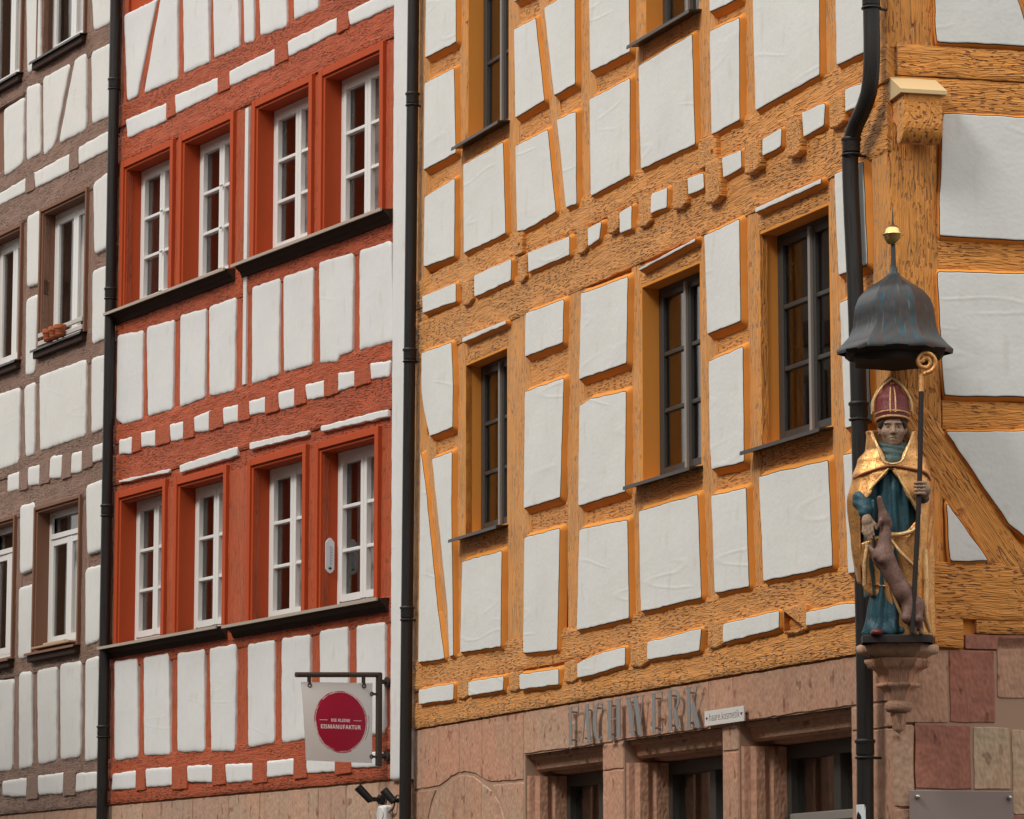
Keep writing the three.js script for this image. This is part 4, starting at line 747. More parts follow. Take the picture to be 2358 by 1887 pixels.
// spot lamps, junction box and cables on the stone of the red house
{
  const blk = M(0.018, 0.017, 0.016, 0.45);
  const spot = (label, u, v, dir) => {
    const t = onWall('R', 'spot_lamp', label, 'lamp', u, v, 0, 'unlit spot lamps under the red house');
    part('wall_plate', cyl([0, 0, -0.012], [0, 0, 0.022], 0.036, 0.034, 18), blk, t); part('joint', merge([cyl([0, 0, 0.02], [0, 0, 0.09], 0.016), new THREE.SphereGeometry(0.022, 12, 10).translate(0, 0, 0.09)]), blk, t);
    const e = [dir[0], dir[1], 0.09 + dir[2]]; const h = part('lamp_head', cyl([0, -0.01, 0.085], e, 0.026, 0.03, 20), blk, t);
    const q = [e[0] * 1.02, e[1] * 1.02 + 0.001, 0.09 + dir[2] * 1.03]; part('lens', cyl(e, q, 0.024, 0.024, 18), M(0.35, 0.34, 0.32, 0.15), h);
  };
  spot('black spot lamp aimed up beside the junction box below the hanging sign', -0.40, 2.665, [-0.045, 0.085, 0.075]);
  spot('black spot lamp half hidden behind the straight downpipe of the ochre house', -0.06, 2.645, [-0.05, 0.07, 0.05]);
  const j = onWall('R', 'junction_box', 'round white junction box on pink stone with two cables', 'junction box', -0.315, 2.56, 0);
  part('box', rbox(-0.062, 0.062, -0.065, 0.062, -0.015, 0.055, 0.022), MAT.whiteFrame, j); part('cover', cyl([0, 0, 0.05], [0, 0, 0.062], 0.05, 0.047, 24), MAT.whiteFrame, j); part('gland', cyl([0.055, 0.02, 0.02], [0.085, 0.025, 0.02], 0.012, 0.01), M(0.3, 0.3, 0.3, 0.5), j);
  const cable = (label, p) => { const t = onWall('R', 'cable', label, 'cable', p[0][0], p[0][1], 0, 'lamp cables'); part('wire', tube(p.map(q => [q[0] - p[0][0], q[1] - p[0][1], q[2]]), 0.0065, 30, 8), M(0.09, 0.05, 0.035, 0.6), t); };
  cable('short brown cable from the left spot lamp down to the junction box', [[-0.39, 2.68, 0.02], [-0.35, 2.70, 0.012], [-0.315, 2.685, 0.012], [-0.31, 2.65, 0.012], [-0.315, 2.615, 0.02]]);
  cable('bent dark cable from the junction box to the half-hidden spot lamp', [[-0.24, 2.585, 0.02], [-0.205, 2.59, 0.02], [-0.19, 2.62, 0.014], [-0.185, 2.66, 0.012], [-0.15, 2.685, 0.012], [-0.08, 2.66, 0.02]]);
}
// raised metal lettering over the ground-floor windows
{
  const t = onWall('Y', 'raised_lettering', 'tall grey metal letters reading FACHWERK above the stone windows', 'lettering', -4.25, 2.862, 0.02), mt = M(0.30, 0.295, 0.285, 0.42, { metalness: 0.35 }), h = 0.232;
  const poly = p => new THREE.Shape(p.map(q => new THREE.Vector2(...q))), bar = (x0, x1, y0, y1) => poly([[x0, y0], [x1, y0], [x1, y1], [x0, y1]]), sl = (x0, x1, w, y0 = 0, y1 = 1) => poly([[x0, y0], [x0 + w, y0], [x1 + w, y1], [x1, y1]]), th = 0.03, ST = 0.25;
  const stem = x => [bar(x, x + ST, 0, 1), bar(x - 0.08, x + ST + 0.08, 0, th), bar(x - 0.08, x + ST + 0.08, 1 - th, 1)];
  const cres = (cx, cy, ox, oy, ix, iy, a0, a1) => { const p = []; for (let k = 0; k <= 20; k++) { const a = lerp(a0, a1, k / 20); p.push([cx + ox * Math.cos(a), cy + oy * Math.sin(a)]); } for (let k = 20; k >= 0; k--) { const a = lerp(a0, a1, k / 20); p.push([cx + ix * Math.cos(a) + (ox - ix) * 0.25 * Math.sign(ox), cy + iy * Math.sin(a)]); } return poly(p); };
  const L = {
    F: [...stem(0.08), bar(0.3, 0.95, 1 - th, 1), sl(0.88, 0.95, 0.05, 0.76, 1), bar(0.3, 0.68, 0.5, 0.5 + th), bar(0.65, 0.70, 0.38, 0.64)],
    A: [sl(0.0, 0.40, 0.07), sl(0.62, 0.36, 0.34), bar(0.1, 0.75, 0.3, 0.3 + th), bar(-0.08, 0.16, 0, th), bar(0.54, 1.04, 0, th)],
    C: [cres(0.56, 0.5, 0.56, 0.5, 0.30, 0.465, Math.PI * 0.35, Math.PI * 1.68), sl(0.82, 0.86, 0.05, 0.72, 0.95)],
    H: [...stem(0.06), ...stem(0.67), bar(0.3, 0.7, 0.49, 0.49 + th)],
    W: [sl(0.24, 0.0, 0.2), sl(0.30, 0.46, 0.045), sl(0.64, 0.40, 0.2), sl(0.68, 0.88, 0.045), bar(-0.06, 0.3, 1 - th, 1), bar(0.30, 0.66, 1 - th, 1), bar(0.78, 1.0, 1 - th, 1)],
    E: [...stem(0.06), bar(0.3, 0.95, 1 - th, 1), bar(0.3, 0.95, 0, th), sl(0.9, 0.9, 0.05, 0.76, 1), sl(0.9, 0.92, 0.05, 0, 0.24), bar(0.3, 0.7, 0.5, 0.5 + th), bar(0.67, 0.72, 0.38, 0.64)],
    R: [...stem(0.06), cres(0.5, 0.755, 0.42, 0.245, 0.18, 0.21, -Math.PI / 2, Math.PI / 2), bar(0.3, 0.55, 1 - th, 1), bar(0.3, 0.55, 0.51, 0.51 + th), poly([[0.46, 0.53], [0.68, 0.5], [0.82, 0.12], [0.98, 0.05], [0.98, 0], [0.72, 0.02], [0.6, 0.12]])],
    K: [...stem(0.06), sl(0.32, 0.84, 0.05, 0.42, 1), poly([[0.36, 0.5], [0.56, 0.66], [1.0, 0], [0.68, 0]]), bar(0.60, 1.06, 0, th), bar(0.7, 1.0, 1 - th, 1)],
  };
  for (const [ch, u, w] of [['F', -4.25, 0.17], ['A', -4.035, 0.145], ['C', -3.865, 0.165], ['H', -3.645, 0.215], ['W', -3.355, 0.27], ['E', -2.99, 0.165], ['R', -2.76, 0.185], ['K', -2.505, 0.185]]) {
    const g = merge(L[ch].map((s, i) => { const e = new THREE.ExtrudeGeometry(s, { depth: 1, bevelEnabled: false, curveSegments: 6 }); e.scale(w, h, 0.004 + i * 0.0003); return e; })); g.translate(u + 4.25, 0, 0.004);
    const m = part('letter', g, mt, t); for (const [dx, dy] of [[0.04, 0.03], [0.05, 0.2]]) part('stand_off', cyl([u + 4.25 + dx, dy, -0.04], [u + 4.25 + dx, dy, 0.005], 0.006), mt, m);
  }
}
// small white plate beside the letters
{
  const c = document.createElement('canvas'); c.width = 640; c.height = 128; const x = c.getContext('2d'); x.fillStyle = '#d6d0ca'; x.fillRect(0, 0, 640, 128); x.fillStyle = '#554a44'; x.textAlign = 'center'; x.textBaseline = 'middle'; x.font = '84px sans-serif'; x.fillText('haare.kosmetik', 320, 62, 500);
  x.fillRect(18, 60, 44, 6); x.fillRect(580, 56, 44, 6);
  const tx = new THREE.CanvasTexture(c); tx.colorSpace = THREE.SRGBColorSpace;
  const t = onWall('Y', 'name_plate', 'narrow white plate with small dark writing beside the grey letters', 'sign', -2.27, 2.862, 0.0);
  part('plate', box(0, 0.515, 0, 0.083, 0.012, 0.018), M(0.62, 0.58, 0.54, 0.5), t); const g = new THREE.PlaneGeometry(0.515, 0.083); g.translate(0.2575, 0.0415, 0.0195); part('print', g, M(1, 1, 1, 0.5, { map: tx }), t);
  for (const q of [0.03, 0.485]) part('screw', cyl([q, 0.042, -0.03], [q, 0.042, 0.024], 0.006), MAT.darkMetal, t);
}
// plain plate on the side front
{
  const t = onWall('S', 'metal_plaque', 'plain brownish metal plaque with two bolts on the side wall', 'plaque', 0.05, 2.0, 0.0), m = M(0.27, 0.205, 0.185, 0.42, { metalness: 0.15 });
  part('plate', rbox(0, 0.548, -0.35, 0.412, 0.012, 0.022, 0.004), m, t); for (const u of [0.04, 0.525]) part('bolt', merge([cyl([u, 0.378, -0.02], [u, 0.378, 0.03], 0.007), new THREE.SphereGeometry(0.013, 12, 8).translate(u, 0.378, 0.032)]), M(0.5, 0.42, 0.36, 0.3, { metalness: 0.8 }), t);
}
// thermometer on the window jamb of the red house
{
  const t = onWall('R', 'thermometer', 'white wall thermometer on the red window jamb above the hanging sign', 'thermometer', -1.362, 4.333, -0.07);
  const s = new THREE.Shape([[-0.033, 0.03], [-0.018, 0.01], [0, 0], [0.018, 0.01], [0.033, 0.03], [0.033, 0.225], [0.012, 0.25], [0, 0.257], [-0.012, 0.25], [-0.033, 0.225]].map(p => new THREE.Vector2(...p)));
  const g = new THREE.ExtrudeGeometry(s, { depth: 0.008, bevelEnabled: true, bevelSize: 0.002, bevelThickness: 0.002, bevelSegments: 2 }); g.rotateY(Math.PI / 2); part('plate', g, M(0.74, 0.74, 0.76, 0.4), t);
  part('capillary', cyl([0.013, 0.05, 0], [0.013, 0.2, 0], 0.003), M(0.4, 0.45, 0.5, 0.2), t); part('bulb', new THREE.SphereGeometry(0.011, 12, 8).scale(0.5, 0.8, 1.2).translate(0.012, 0.035, 0), M(0.02, 0.02, 0.03, 0.3), t);
  for (let k = 0; k < 7; k++) part('scale_mark', box(0.010, 0.0125, 0.07 + k * 0.02, 0.072 + k * 0.02, -0.02, -0.006), M(0.2, 0.22, 0.25, 0.5), t);
}
// straw stars hanging behind the panes
{
  const straw = M(0.50, 0.40, 0.27, 0.8);
  const star = (u, v, r, label) => { const t = onWall('Y', 'straw_star', label, 'straw star', u, v, -0.215, 'straw stars in the windows'); part('thread', cyl([0, 0, 0], [0, 0.12, 0], 0.001), straw, t); for (let k = 0; k < 8; k++) { const a = k * Math.PI / 4 + 0.3, l = r * (k % 2 ? 0.72 : 1), s = new THREE.Shape([[0, -0.006], [l * 0.4, -0.012], [l, 0], [l * 0.4, 0.012], [0, 0.006]].map(p => new THREE.Vector2(...p))); const g = new THREE.ExtrudeGeometry(s, { depth: 0.003, bevelEnabled: false }); g.rotateZ(a); g.translate(0, 0, k * 0.0006); part('ray', g, straw, t); } };
  star(-1.60, 5.365, 0.085, 'straw star behind the upper pane of the window beside the swan-neck pipe');
  star(-5.60, 4.56, 0.13, 'large straw star low behind the pane of the narrow dark window');
}
// rail and pots outside the brown house's middle window
{
  const t = onWall('B', 'window_rail', 'pale two-bar guard rail outside a brown house window', 'rail', -1.55, 6.79, 0);
  const pm = M(0.52, 0.47, 0.43, 0.6);
  for (const v of [0.005, 0.075]) part('bar', rbox(0, 1.0, v, v + 0.04, 0.015, 0.035, 0.005), pm, t); for (const u of [0.06, 0.94]) part('upright', rbox(u - 0.012, u + 0.012, -0.01, 0.12, -0.02, 0.014, 0.003), MAT.bTrim, t);
  const tc = M(0.42, 0.12, 0.055, 0.8);
  for (const [k, u] of [[0, -1.20], [1, -1.06], [2, -0.93]]) {
    const p = onWall('B', 'flower_pot', 'small terracotta pot hung on the pale rail of the brown house', 'flower pot', u, 6.78, 0.075, 'terracotta pots on the rail');
    part('pot', new THREE.LatheGeometry([[0.0, 0], [0.036, 0], [0.046, 0.07], [0.052, 0.07], [0.052, 0.105], [0.044, 0.105], [0.040, 0.02]].map(q => new THREE.Vector2(...q)), 16), tc, p); part('soil', new THREE.CylinderGeometry(0.043, 0.043, 0.01, 16).translate(0, 0.088, 0), M(0.04, 0.03, 0.02, 1), p);
  }
  const w = onWall('B', 'wooden_tray', 'flat wooden tray on the sill of the lower brown house window', 'tray', -1.5, 4.168, 0); part('board', rbox(0, 0.85, 0, 0.018, -0.05, 0.06, 0.004), M(0.45, 0.31, 0.21, 0.7), w); part('batten', rbox(0.25, 0.72, 0.019, 0.035, 0.0, 0.05, 0.004), M(0.55, 0.42, 0.30, 0.7), w);
}
// bell-shaped copper canopy over the statue
{
  const t = thing('copper_canopy', 'dark bell-shaped copper canopy with a gilded ball above the statue', 'canopy', [1.915, 4.57, -17.63]);
  const prof = [[0.288, 0.0], [0.292, 0.022], [0.262, 0.05], [0.225, 0.092], [0.208, 0.14], [0.203, 0.19], [0.196, 0.24], [0.178, 0.285], [0.145, 0.325], [0.10, 0.355], [0.06, 0.38], [0.034, 0.40], [0.02, 0.42], [0.013, 0.45]], N = 6, off = 0.07, K = 4;
  const gs = [];
  for (let f = 0; f < N; f++) {
    const pos = [], uv = [], idx = [], a0 = Math.PI / 2 - Math.PI / N + f * 2 * Math.PI / N + off, a1 = a0 + 2 * Math.PI / N;
    prof.forEach(([r, y], j) => { for (let k = 0; k <= K; k++) { const s = k / K, x = lerp(r * Math.cos(a0), r * Math.cos(a1), s), z = lerp(r * Math.sin(a0), r * Math.sin(a1), s); pos.push(x, y, z); uv.push(f * 0.37 + s * 0.55, y * 2.2); } });
    for (let j = 0; j + 1 < prof.length; j++) for (let k = 0; k < K; k++) { const p = j * (K + 1) + k; idx.push(p, p + K + 1, p + 1, p + 1, p + K + 1, p + K + 2); }
    gs.push(bufGeo(pos, uv, idx));
  }
  part('bell_roof', mergeGeometries(gs), MAT.copper, t);
  part('soffit', new THREE.CylinderGeometry(0.285, 0.26, 0.02, 6, 1).rotateY(-off).translate(0, -0.004, 0), M(0.03, 0.026, 0.023, 0.8), t);
  part('lip', new THREE.CylinderGeometry(0.235, 0.225, 0.04, 6, 1).rotateY(-off).translate(0, -0.03, 0), M(0.03, 0.026, 0.023, 0.8), t);
  const sp = part('finial', new THREE.LatheGeometry([[0.013, 0.445], [0.011, 0.57], [0.009, 0.57], [0.009, 0.65], [0.005, 0.68], [0.0, 0.765]].map(p => new THREE.Vector2(...p)), 12), M(0.05, 0.05, 0.05, 0.5), t);
  part('ball', new THREE.LatheGeometry([[0.0, 0.555], [0.028, 0.562], [0.043, 0.585], [0.046, 0.602], [0.054, 0.606], [0.054, 0.611], [0.046, 0.615], [0.04, 0.635], [0.024, 0.652], [0, 0.658]].map(p => new THREE.Vector2(...p)), 28), MAT.gold, sp);
}
// stone corbel that carries the statue
{
  const t = thing('stone_corbel', 'stepped pink sandstone corbel under the statue', 'corbel', [1.912, 2.68, -17.70]);
  const tier = (a, flat) => { const gs = []; for (let f = 0; f < 6; f++) { const pos = [], uv = [], idx = [], a0 = Math.PI / 2 - Math.PI / 6 + f * Math.PI / 3 + 0.05, a1 = a0 + Math.PI / 3; a.forEach(([r, y]) => { for (let k = 0; k <= 3; k++) { const s = k / 3; pos.push(lerp(r * Math.cos(a0), r * Math.cos(a1), s), y, lerp(r * Math.sin(a0), r * Math.sin(a1), s)); uv.push((f * 0.3 + s * 0.2) / 2, y / 2); } }); for (let j = 0; j + 1 < a.length; j++) for (let k = 0; k < 3; k++) { const p = j * 4 + k; idx.push(p, p + 4, p + 1, p + 1, p + 4, p + 5); } gs.push(bufGeo(pos, uv, idx).toNonIndexed()); } const g = mergeGeometries(gs); return g; };
  part('tail', tier([[0.0, 0.0], [0.03, 0.02], [0.042, 0.10]]), stoneMats[2], t);
  part('knop', new THREE.LatheGeometry([[0.03, 0.10], [0.058, 0.108], [0.07, 0.128], [0.066, 0.15], [0.05, 0.162]].map(p => new THREE.Vector2(...p)), 18), stoneMats[0], t);
  part('lower_tier', tier([[0.052, 0.155], [0.075, 0.20], [0.085, 0.222], [0.108, 0.23], [0.110, 0.246], [0.096, 0.25]]), stoneMats[0], t);
  part('upper_tier', tier([[0.094, 0.248], [0.105, 0.30], [0.13, 0.318], [0.15, 0.325], [0.156, 0.342], [0.166, 0.352], [0.166, 0.366], [0.145, 0.370]]), stoneMats[1], t);
  part('slab', tier([[0.14, 0.368], [0.165, 0.385], [0.198, 0.395], [0.204, 0.412], [0.204, 0.432], [0.19, 0.440], [0.0, 0.440]]), stoneMats[3], t);
}
// ---------------------------------------------------------------- houses on the other side of the lane (they close the lane and show in the panes)
{
  const wallT = M(0.24, 0.19, 0.15, 0.95), dark = M(0.03, 0.03, 0.03, 0.2), tim = M(0.10, 0.06, 0.045, 0.9), roofM = M(0.17, 0.075, 0.05, 0.9), pale = M(0.55, 0.52, 0.48, 0.95);
  const mk = (label, s0, s1, offd, hgt, wm) => {
    // along the lane: s metres from a point 6.6 m across from the ochre front
    const d = [-0.3665, -0.930], n = [-0.930, 0.3665], bx = 1.926 + d[0] * 3.5 + n[0] * offd, bz = -17.897 + d[1] * 3.5 + n[1] * offd;
    const t = thing('lane_house', label, 'house', [bx + d[0] * s0, 0, bz + d[1] * s0], Math.atan2(0.930, -0.3665) - 0, 'houses across the lane'), w = s1 - s0;
    t.rotation.y = Math.atan2(-d[1], d[0]);               // x runs along the lane away from the camera, z points back to the ochre house
    part('wall', box(0, w, 0, hgt, -6, 0), wm, t);
    const s = new THREE.Shape([[0.4, hgt], [-3, hgt * 1.38], [-6.4, hgt]].map(p => new THREE.Vector2(...p))), g = new THREE.ExtrudeGeometry(s, { depth: w, bevelEnabled: false }); g.rotateY(-Math.PI / 2); g.translate(w, 0, 0); part('roof', g, roofM, t);
    for (let f = 0; f < 4; f++) for (let k = 0; k < Math.floor(w / 1.5); k++) { const u = 0.45 + k * 1.5, v = 1.1 + f * 2.5; if (v + 1.4 > hgt) continue; const wd = part('window', box(u, u + 0.85, v, v + 1.25, -0.02, 0.02), dark, t); part('frame', merge([box(u - 0.05, u, v, v + 1.25, 0, 0.05), box(u + 0.85, u + 0.9, v, v + 1.25, 0, 0.05), box(u - 0.05, u + 0.9, v + 1.25, v + 1.3, 0, 0.05), box(u - 0.05, u + 0.9, v - 0.05, v, 0, 0.05)]), tim, wd); }
    for (const v of [2.8, 5.3, 7.8]) if (v < hgt) part('beam', box(0, w, v - 0.12, v + 0.12, 0.0, 0.03), tim, t);
  };
  mk('plain tan plaster house across the lane from the red house', 7.6, 13.6, 7.2, 9.3, wallT); mk('pale plaster house across the lane from the ochre house', -3.5, 7.4, 7.4, 8.2, pale); mk('tan house across the lane next to the square', -13.5, -3.7, 7.6, 9.2, wallT); mk('low tan house across the lane from the brown house', 17.5, 29, 8.2, 4.2, wallT);
  // a long house behind the viewer closes the little square
  const t = thing('square_house', 'long tan house on the near side of the square', 'house', [0, 0, 9]); part('wall', box(-16, 18, 0, 8.2, 0, 7), wallT, t);
  const s = new THREE.Shape([[-0.4, 8.2], [3.5, 12], [7.4, 8.2]].map(p => new THREE.Vector2(...p))), g = new THREE.ExtrudeGeometry(s, { depth: 34, bevelEnabled: false }); g.rotateY(-Math.PI / 2); g.scale(1, 1, 1); g.translate(18, 0, 0); part('roof', g, roofM, t);
  for (let f = 0; f < 2; f++) for (let k = 0; k < 14; k++) { const u = -15 + k * 2.3, v = 1.2 + f * 2.9; part('window', box(u, u + 1, v, v + 1.5, -0.03, 0.02), dark, t); }
}
// ---------------------------------------------------------------- carved bishop on the corner
// surface of a signed distance field on a grid (naive surface nets)
function netMesh(f, mn, mx, cell) {
  const n = [0, 1, 2].map(k => Math.ceil((mx[k] - mn[k]) / cell) + 1), [nx, ny, nz] = n, F = new Float32Array(nx * ny * nz);
  for (let k = 0, q = 0; k < nz; k++) for (let j = 0; j < ny; j++) for (let i = 0; i < nx; i++, q++) F[q] = f(mn[0] + i * cell, mn[1] + j * cell, mn[2] + k * cell);
  const id = new Int32Array(nx * ny * nz).fill(-1), pos = [], uv = [], idx = [], at = (i, j, k) => i + nx * (j + ny * k);
  const C = [[0, 0, 0], [1, 0, 0], [0, 1, 0], [1, 1, 0], [0, 0, 1], [1, 0, 1], [0, 1, 1], [1, 1, 1]], Eg = [[0, 1], [0, 2], [0, 4], [1, 3], [1, 5], [2, 3], [2, 6], [3, 7], [4, 5], [4, 6], [5, 7], [6, 7]];
  for (let k = 0; k < nz - 1; k++) for (let j = 0; j < ny - 1; j++) for (let i = 0; i < nx - 1; i++) {
    let m = 0; const v = []; for (let c = 0; c < 8; c++) { const w = F[at(i + C[c][0], j + C[c][1], k + C[c][2])]; v.push(w); if (w < 0) m |= 1 << c; }
    if (m === 0 || m === 255) continue;
    let sx = 0, sy = 0, sz = 0, cn = 0; for (const [a, b] of Eg) if ((v[a] < 0) !== (v[b] < 0)) { const t = v[a] / (v[a] - v[b]); sx += lerp(C[a][0], C[b][0], t); sy += lerp(C[a][1], C[b][1], t); sz += lerp(C[a][2], C[b][2], t); cn++; }
    id[at(i, j, k)] = pos.length / 3; const X = mn[0] + (i + sx / cn) * cell, Y = mn[1] + (j + sy / cn) * cell, Z = mn[2] + (k + sz / cn) * cell; pos.push(X, Y, Z); uv.push(X * 4, Y * 4);
  }
  for (let k = 1; k < nz - 1; k++) for (let j = 1; j < ny - 1; j++) for (let i = 1; i < nx - 1; i++) {
    const a = F[at(i, j, k)] < 0;
    const face = (b, p, q, r, s) => { if (a === b) return; if (p < 0 || q < 0 || r < 0 || s < 0) return; if (a) idx.push(p, q, r, p, r, s); else idx.push(p, r, q, p, s, r); };
    face(F[at(i + 1, j, k)] < 0, id[at(i, j - 1, k - 1)], id[at(i, j, k - 1)], id[at(i, j, k)], id[at(i, j - 1, k)]);
    face(F[at(i, j + 1, k)] < 0, id[at(i - 1, j, k - 1)], id[at(i - 1, j, k)], id[at(i, j, k)], id[at(i, j, k - 1)]);
    face(F[at(i, j, k + 1)] < 0, id[at(i - 1, j - 1, k)], id[at(i, j - 1, k)], id[at(i, j, k)], id[at(i - 1, j, k)]);
  }
  return bufGeo(pos, uv, idx);
}
const smin = (a, b, k) => { const h = Math.max(k - Math.abs(a - b), 0) / k; return Math.min(a, b) - h * h * k / 4; };
const smax = (a, b, k) => -smin(-a, -b, k);
function cap3(p, a, b, ra, rb) { const bx = b[0] - a[0], by = b[1] - a[1], bz = b[2] - a[2], px = p[0] - a[0], py = p[1] - a[1], pz = p[2] - a[2], t = Math.max(0, Math.min(1, (px * bx + py * by + pz * bz) / (bx * bx + by * by + bz * bz))); return Math.hypot(px - bx * t, py - by * t, pz - bz * t) - lerp(ra, rb, t); }
function ell(p, c, r) { const x = (p[0] - c[0]) / r[0], y = (p[1] - c[1]) / r[1], z = (p[2] - c[2]) / r[2], k = Math.hypot(x, y, z); return (k - 1) * Math.min(r[0], r[1], r[2]); }
const keys = (tab, y) => { for (let i = 0; i + 1 < tab.length; i++) { const a = tab[i], b = tab[i + 1]; if (y <= b[0] || i + 2 === tab.length) { const t = Math.max(0, Math.min(1, (y - a[0]) / (b[0] - a[0]))), s = t * t * (3 - 2 * t); return a.map((v, k) => k ? lerp(v, b[k], s) : y); } } };
{
  const t = thing('bishop_statue', 'painted carved bishop with red mitre and gilded cope on the house corner', 'statue', [1.892, 3.122, -17.585], -0.06);
  const worn = (r, g, b, rough, o = {}) => M(r * 1.15, g * 1.15, b * 1.15, rough, { map: wearMap, bumpMap: wearBump, bumpScale: 0.004, ...o });
  const skin = worn(0.32, 0.205, 0.135, 0.55), teal = worn(0.013, 0.062, 0.082, 0.45), tealPale = worn(0.055, 0.095, 0.09, 0.5), gilt = worn(0.74, 0.37, 0.13, 0.34, { metalness: 0.72 }), giltLine = worn(0.85, 0.54, 0.25, 0.3, { metalness: 0.7 }), crimson = worn(0.20, 0.035, 0.035, 0.42), fur = worn(0.19, 0.10, 0.075, 0.6), dark = M(0.018, 0.011, 0.009, 0.6);
  // y, centre x, centre z, half width, half depth
  const robeK = [[0.03, -0.03, 0.0, 0.135, 0.125], [0.12, -0.015, 0.0, 0.125, 0.115], [0.30, 0.0, 0.0, 0.115, 0.105], [0.55, 0.0, 0.0, 0.112, 0.10], [0.72, -0.01, 0.0, 0.112, 0.095], [0.86, -0.01, -0.005, 0.108, 0.08], [0.94, 0.0, -0.01, 0.085, 0.065], [1.0, 0.0, -0.005, 0.05, 0.05]];
  const column = (K, p, folds, amp, ph) => { const [, cx, cz, rx, rz] = keys(K, p[1]), dx = (p[0] - cx) / rx, dz = (p[2] - cz) / rz, a = Math.atan2(dx, dz), k = Math.hypot(dx, dz), m = 1 + amp * (Math.sin(a * folds + ph + 1.5 * Math.sin(p[1] * 5)) + 0.45 * Math.sin(a * folds * 1.7 - ph + 3 * p[1])); return (k - m) * Math.min(rx, rz); };
  const robe = p => { let d = column(robeK, p, 11, 0.065, 1.0); if (p[1] < 0.16) d -= 0.012 * Math.max(0, Math.sin(p[0] * 55 + p[1] * 30)) * (1 - p[1] / 0.16); d = smax(d, 0.028 - p[1] + 0.006 * Math.sin(p[0] * 60), 0.02); d = smax(d, p[1] - 0.985, 0.02);
    // sleeves
    let s = cap3(p, [-0.12, 0.86, -0.01], [-0.152, 0.70, 0.045], 0.045, 0.048); s = smin(s, cap3(p, [-0.152, 0.70, 0.045], [-0.142, 0.635, 0.112], 0.048, 0.036), 0.03); s += 0.0025 * Math.sin(p[1] * 130 + p[0] * 40);
    let q = cap3(p, [0.115, 0.86, -0.01], [0.13, 0.70, 0.03], 0.042, 0.045); q = smin(q, cap3(p, [0.13, 0.70, 0.03], [0.138, 0.715, 0.105], 0.04, 0.03), 0.03); return smin(d, Math.min(s, q), 0.025); };
  part('robe', netMesh((x, y, z) => robe([x, y, z]), [-0.25, 0.0, -0.16], [0.24, 1.02, 0.19], 0.0068), teal, t);
  // cope: a thick gilded cloak hanging from the shoulders, open in front
  const copeK = [[0.0, 0.045, -0.02, 0.135, 0.12], [0.25, 0.005, -0.02, 0.165, 0.125], [0.50, -0.01, -0.015, 0.185, 0.135], [0.70, -0.014, -0.01, 0.198, 0.13], [0.82, -0.008, -0.01, 0.18, 0.115], [0.90, -0.006, -0.012, 0.155, 0.095], [0.96, -0.004, -0.014, 0.118, 0.085], [1.03, -0.004, -0.014, 0.112, 0.085], [1.06, -0.004, -0.014, 0.118, 0.088]];
  const openL = y => keys([[0, 0.075], [0.25, 0.05], [0.30, -0.165], [0.50, -0.168], [0.66, -0.165], [0.74, -0.11], [0.845, -0.028], [0.855, 0.05], [0.875, 0.05], [0.89, -0.04], [1.06, -0.105]], y)[1], openR = y => keys([[0, 0.30], [0.02, 0.09], [0.25, 0.10], [0.50, 0.115], [0.62, 0.105], [0.76, 0.04], [0.845, -0.01], [0.855, -0.05], [0.875, -0.05], [0.89, 0.035], [1.06, 0.10]], y)[1];
  const cope = p => { const c = column(copeK, p, 8, 0.055 * Math.min(1, Math.max(0.25, (1.0 - p[1]) * 1.6)), 0.4), sh = Math.abs(c) - 0.011; const l = openL(p[1]), r = openR(p[1]); const gap = Math.max(l - p[0], p[0] - r, -p[2] + 0.01 + (p[1] < 0.26 ? -0.1 : 0)); let d = r > l ? smax(sh, -gap, 0.008) : sh; if (p[1] < 0.3) d = Math.max(d, (0.07 - (0.3 - p[1]) * 0.2) - p[0] - 0.02 + (p[1] > 0.24 ? -(p[1] - 0.24) * 4 : 0)); d = smax(d, 0.022 - p[1] , 0.01); return smax(d, p[1] - 1.052 - 0.2 * Math.max(0, -p[2]), 0.008); };
  const cp = part('cope', netMesh((x, y, z) => cope([x, y, z]), [-0.25, 0.0, -0.18], [0.24, 1.10, 0.16], 0.0062), gilt, t);
  part('cope_band', tube([[-0.195, 0.812, 0.03], [-0.13, 0.835, 0.092], [-0.02, 0.862, 0.113], [0.08, 0.848, 0.105], [0.155, 0.832, 0.07], [0.178, 0.80, 0.03]], 0.008, 40, 8), M(0.30, 0.10, 0.035, 0.4, { metalness: 0.3 }), cp);
  part('cope_hem', tube([[-0.104, 1.045, 0.03], [-0.085, 0.98, 0.085], [-0.05, 0.885, 0.112], [-0.005, 0.872, 0.116], [0.035, 0.885, 0.112], [0.075, 0.97, 0.085], [0.10, 1.04, 0.03]], 0.0065, 50, 8), giltLine, cp);
  part('cope_hem', tube([[-0.03, 0.85, 0.11], [-0.10, 0.77, 0.112], [-0.165, 0.69, 0.085], [-0.205, 0.665, 0.03]], 0.006, 30, 8), giltLine, cp); part('cope_hem', tube([[0.0, 0.85, 0.11], [0.045, 0.76, 0.118], [0.105, 0.65, 0.115], [0.125, 0.57, 0.11]], 0.006, 30, 8), giltLine, cp);
  // lining seen along the far edge of the cope
  part('lining', netMesh((x, y, z) => { const p = [x, y, z], c = Math.abs(column(copeK, [x, y, z], 8, 0.03, 0.4) + 0.014) - 0.007; return Math.max(c, x + 0.10, -z - 0.03, y - 0.70, 0.22 - y); }, [-0.25, 0.2, -0.06], [-0.06, 0.72, 0.16], 0.0065), tealPale, t);
  // gilded mantle drawn across the legs, its hem falling to the right
  const hem = x => 0.262 - (x + 0.155) * 0.83 + 0.012 * Math.sin(x * 60);
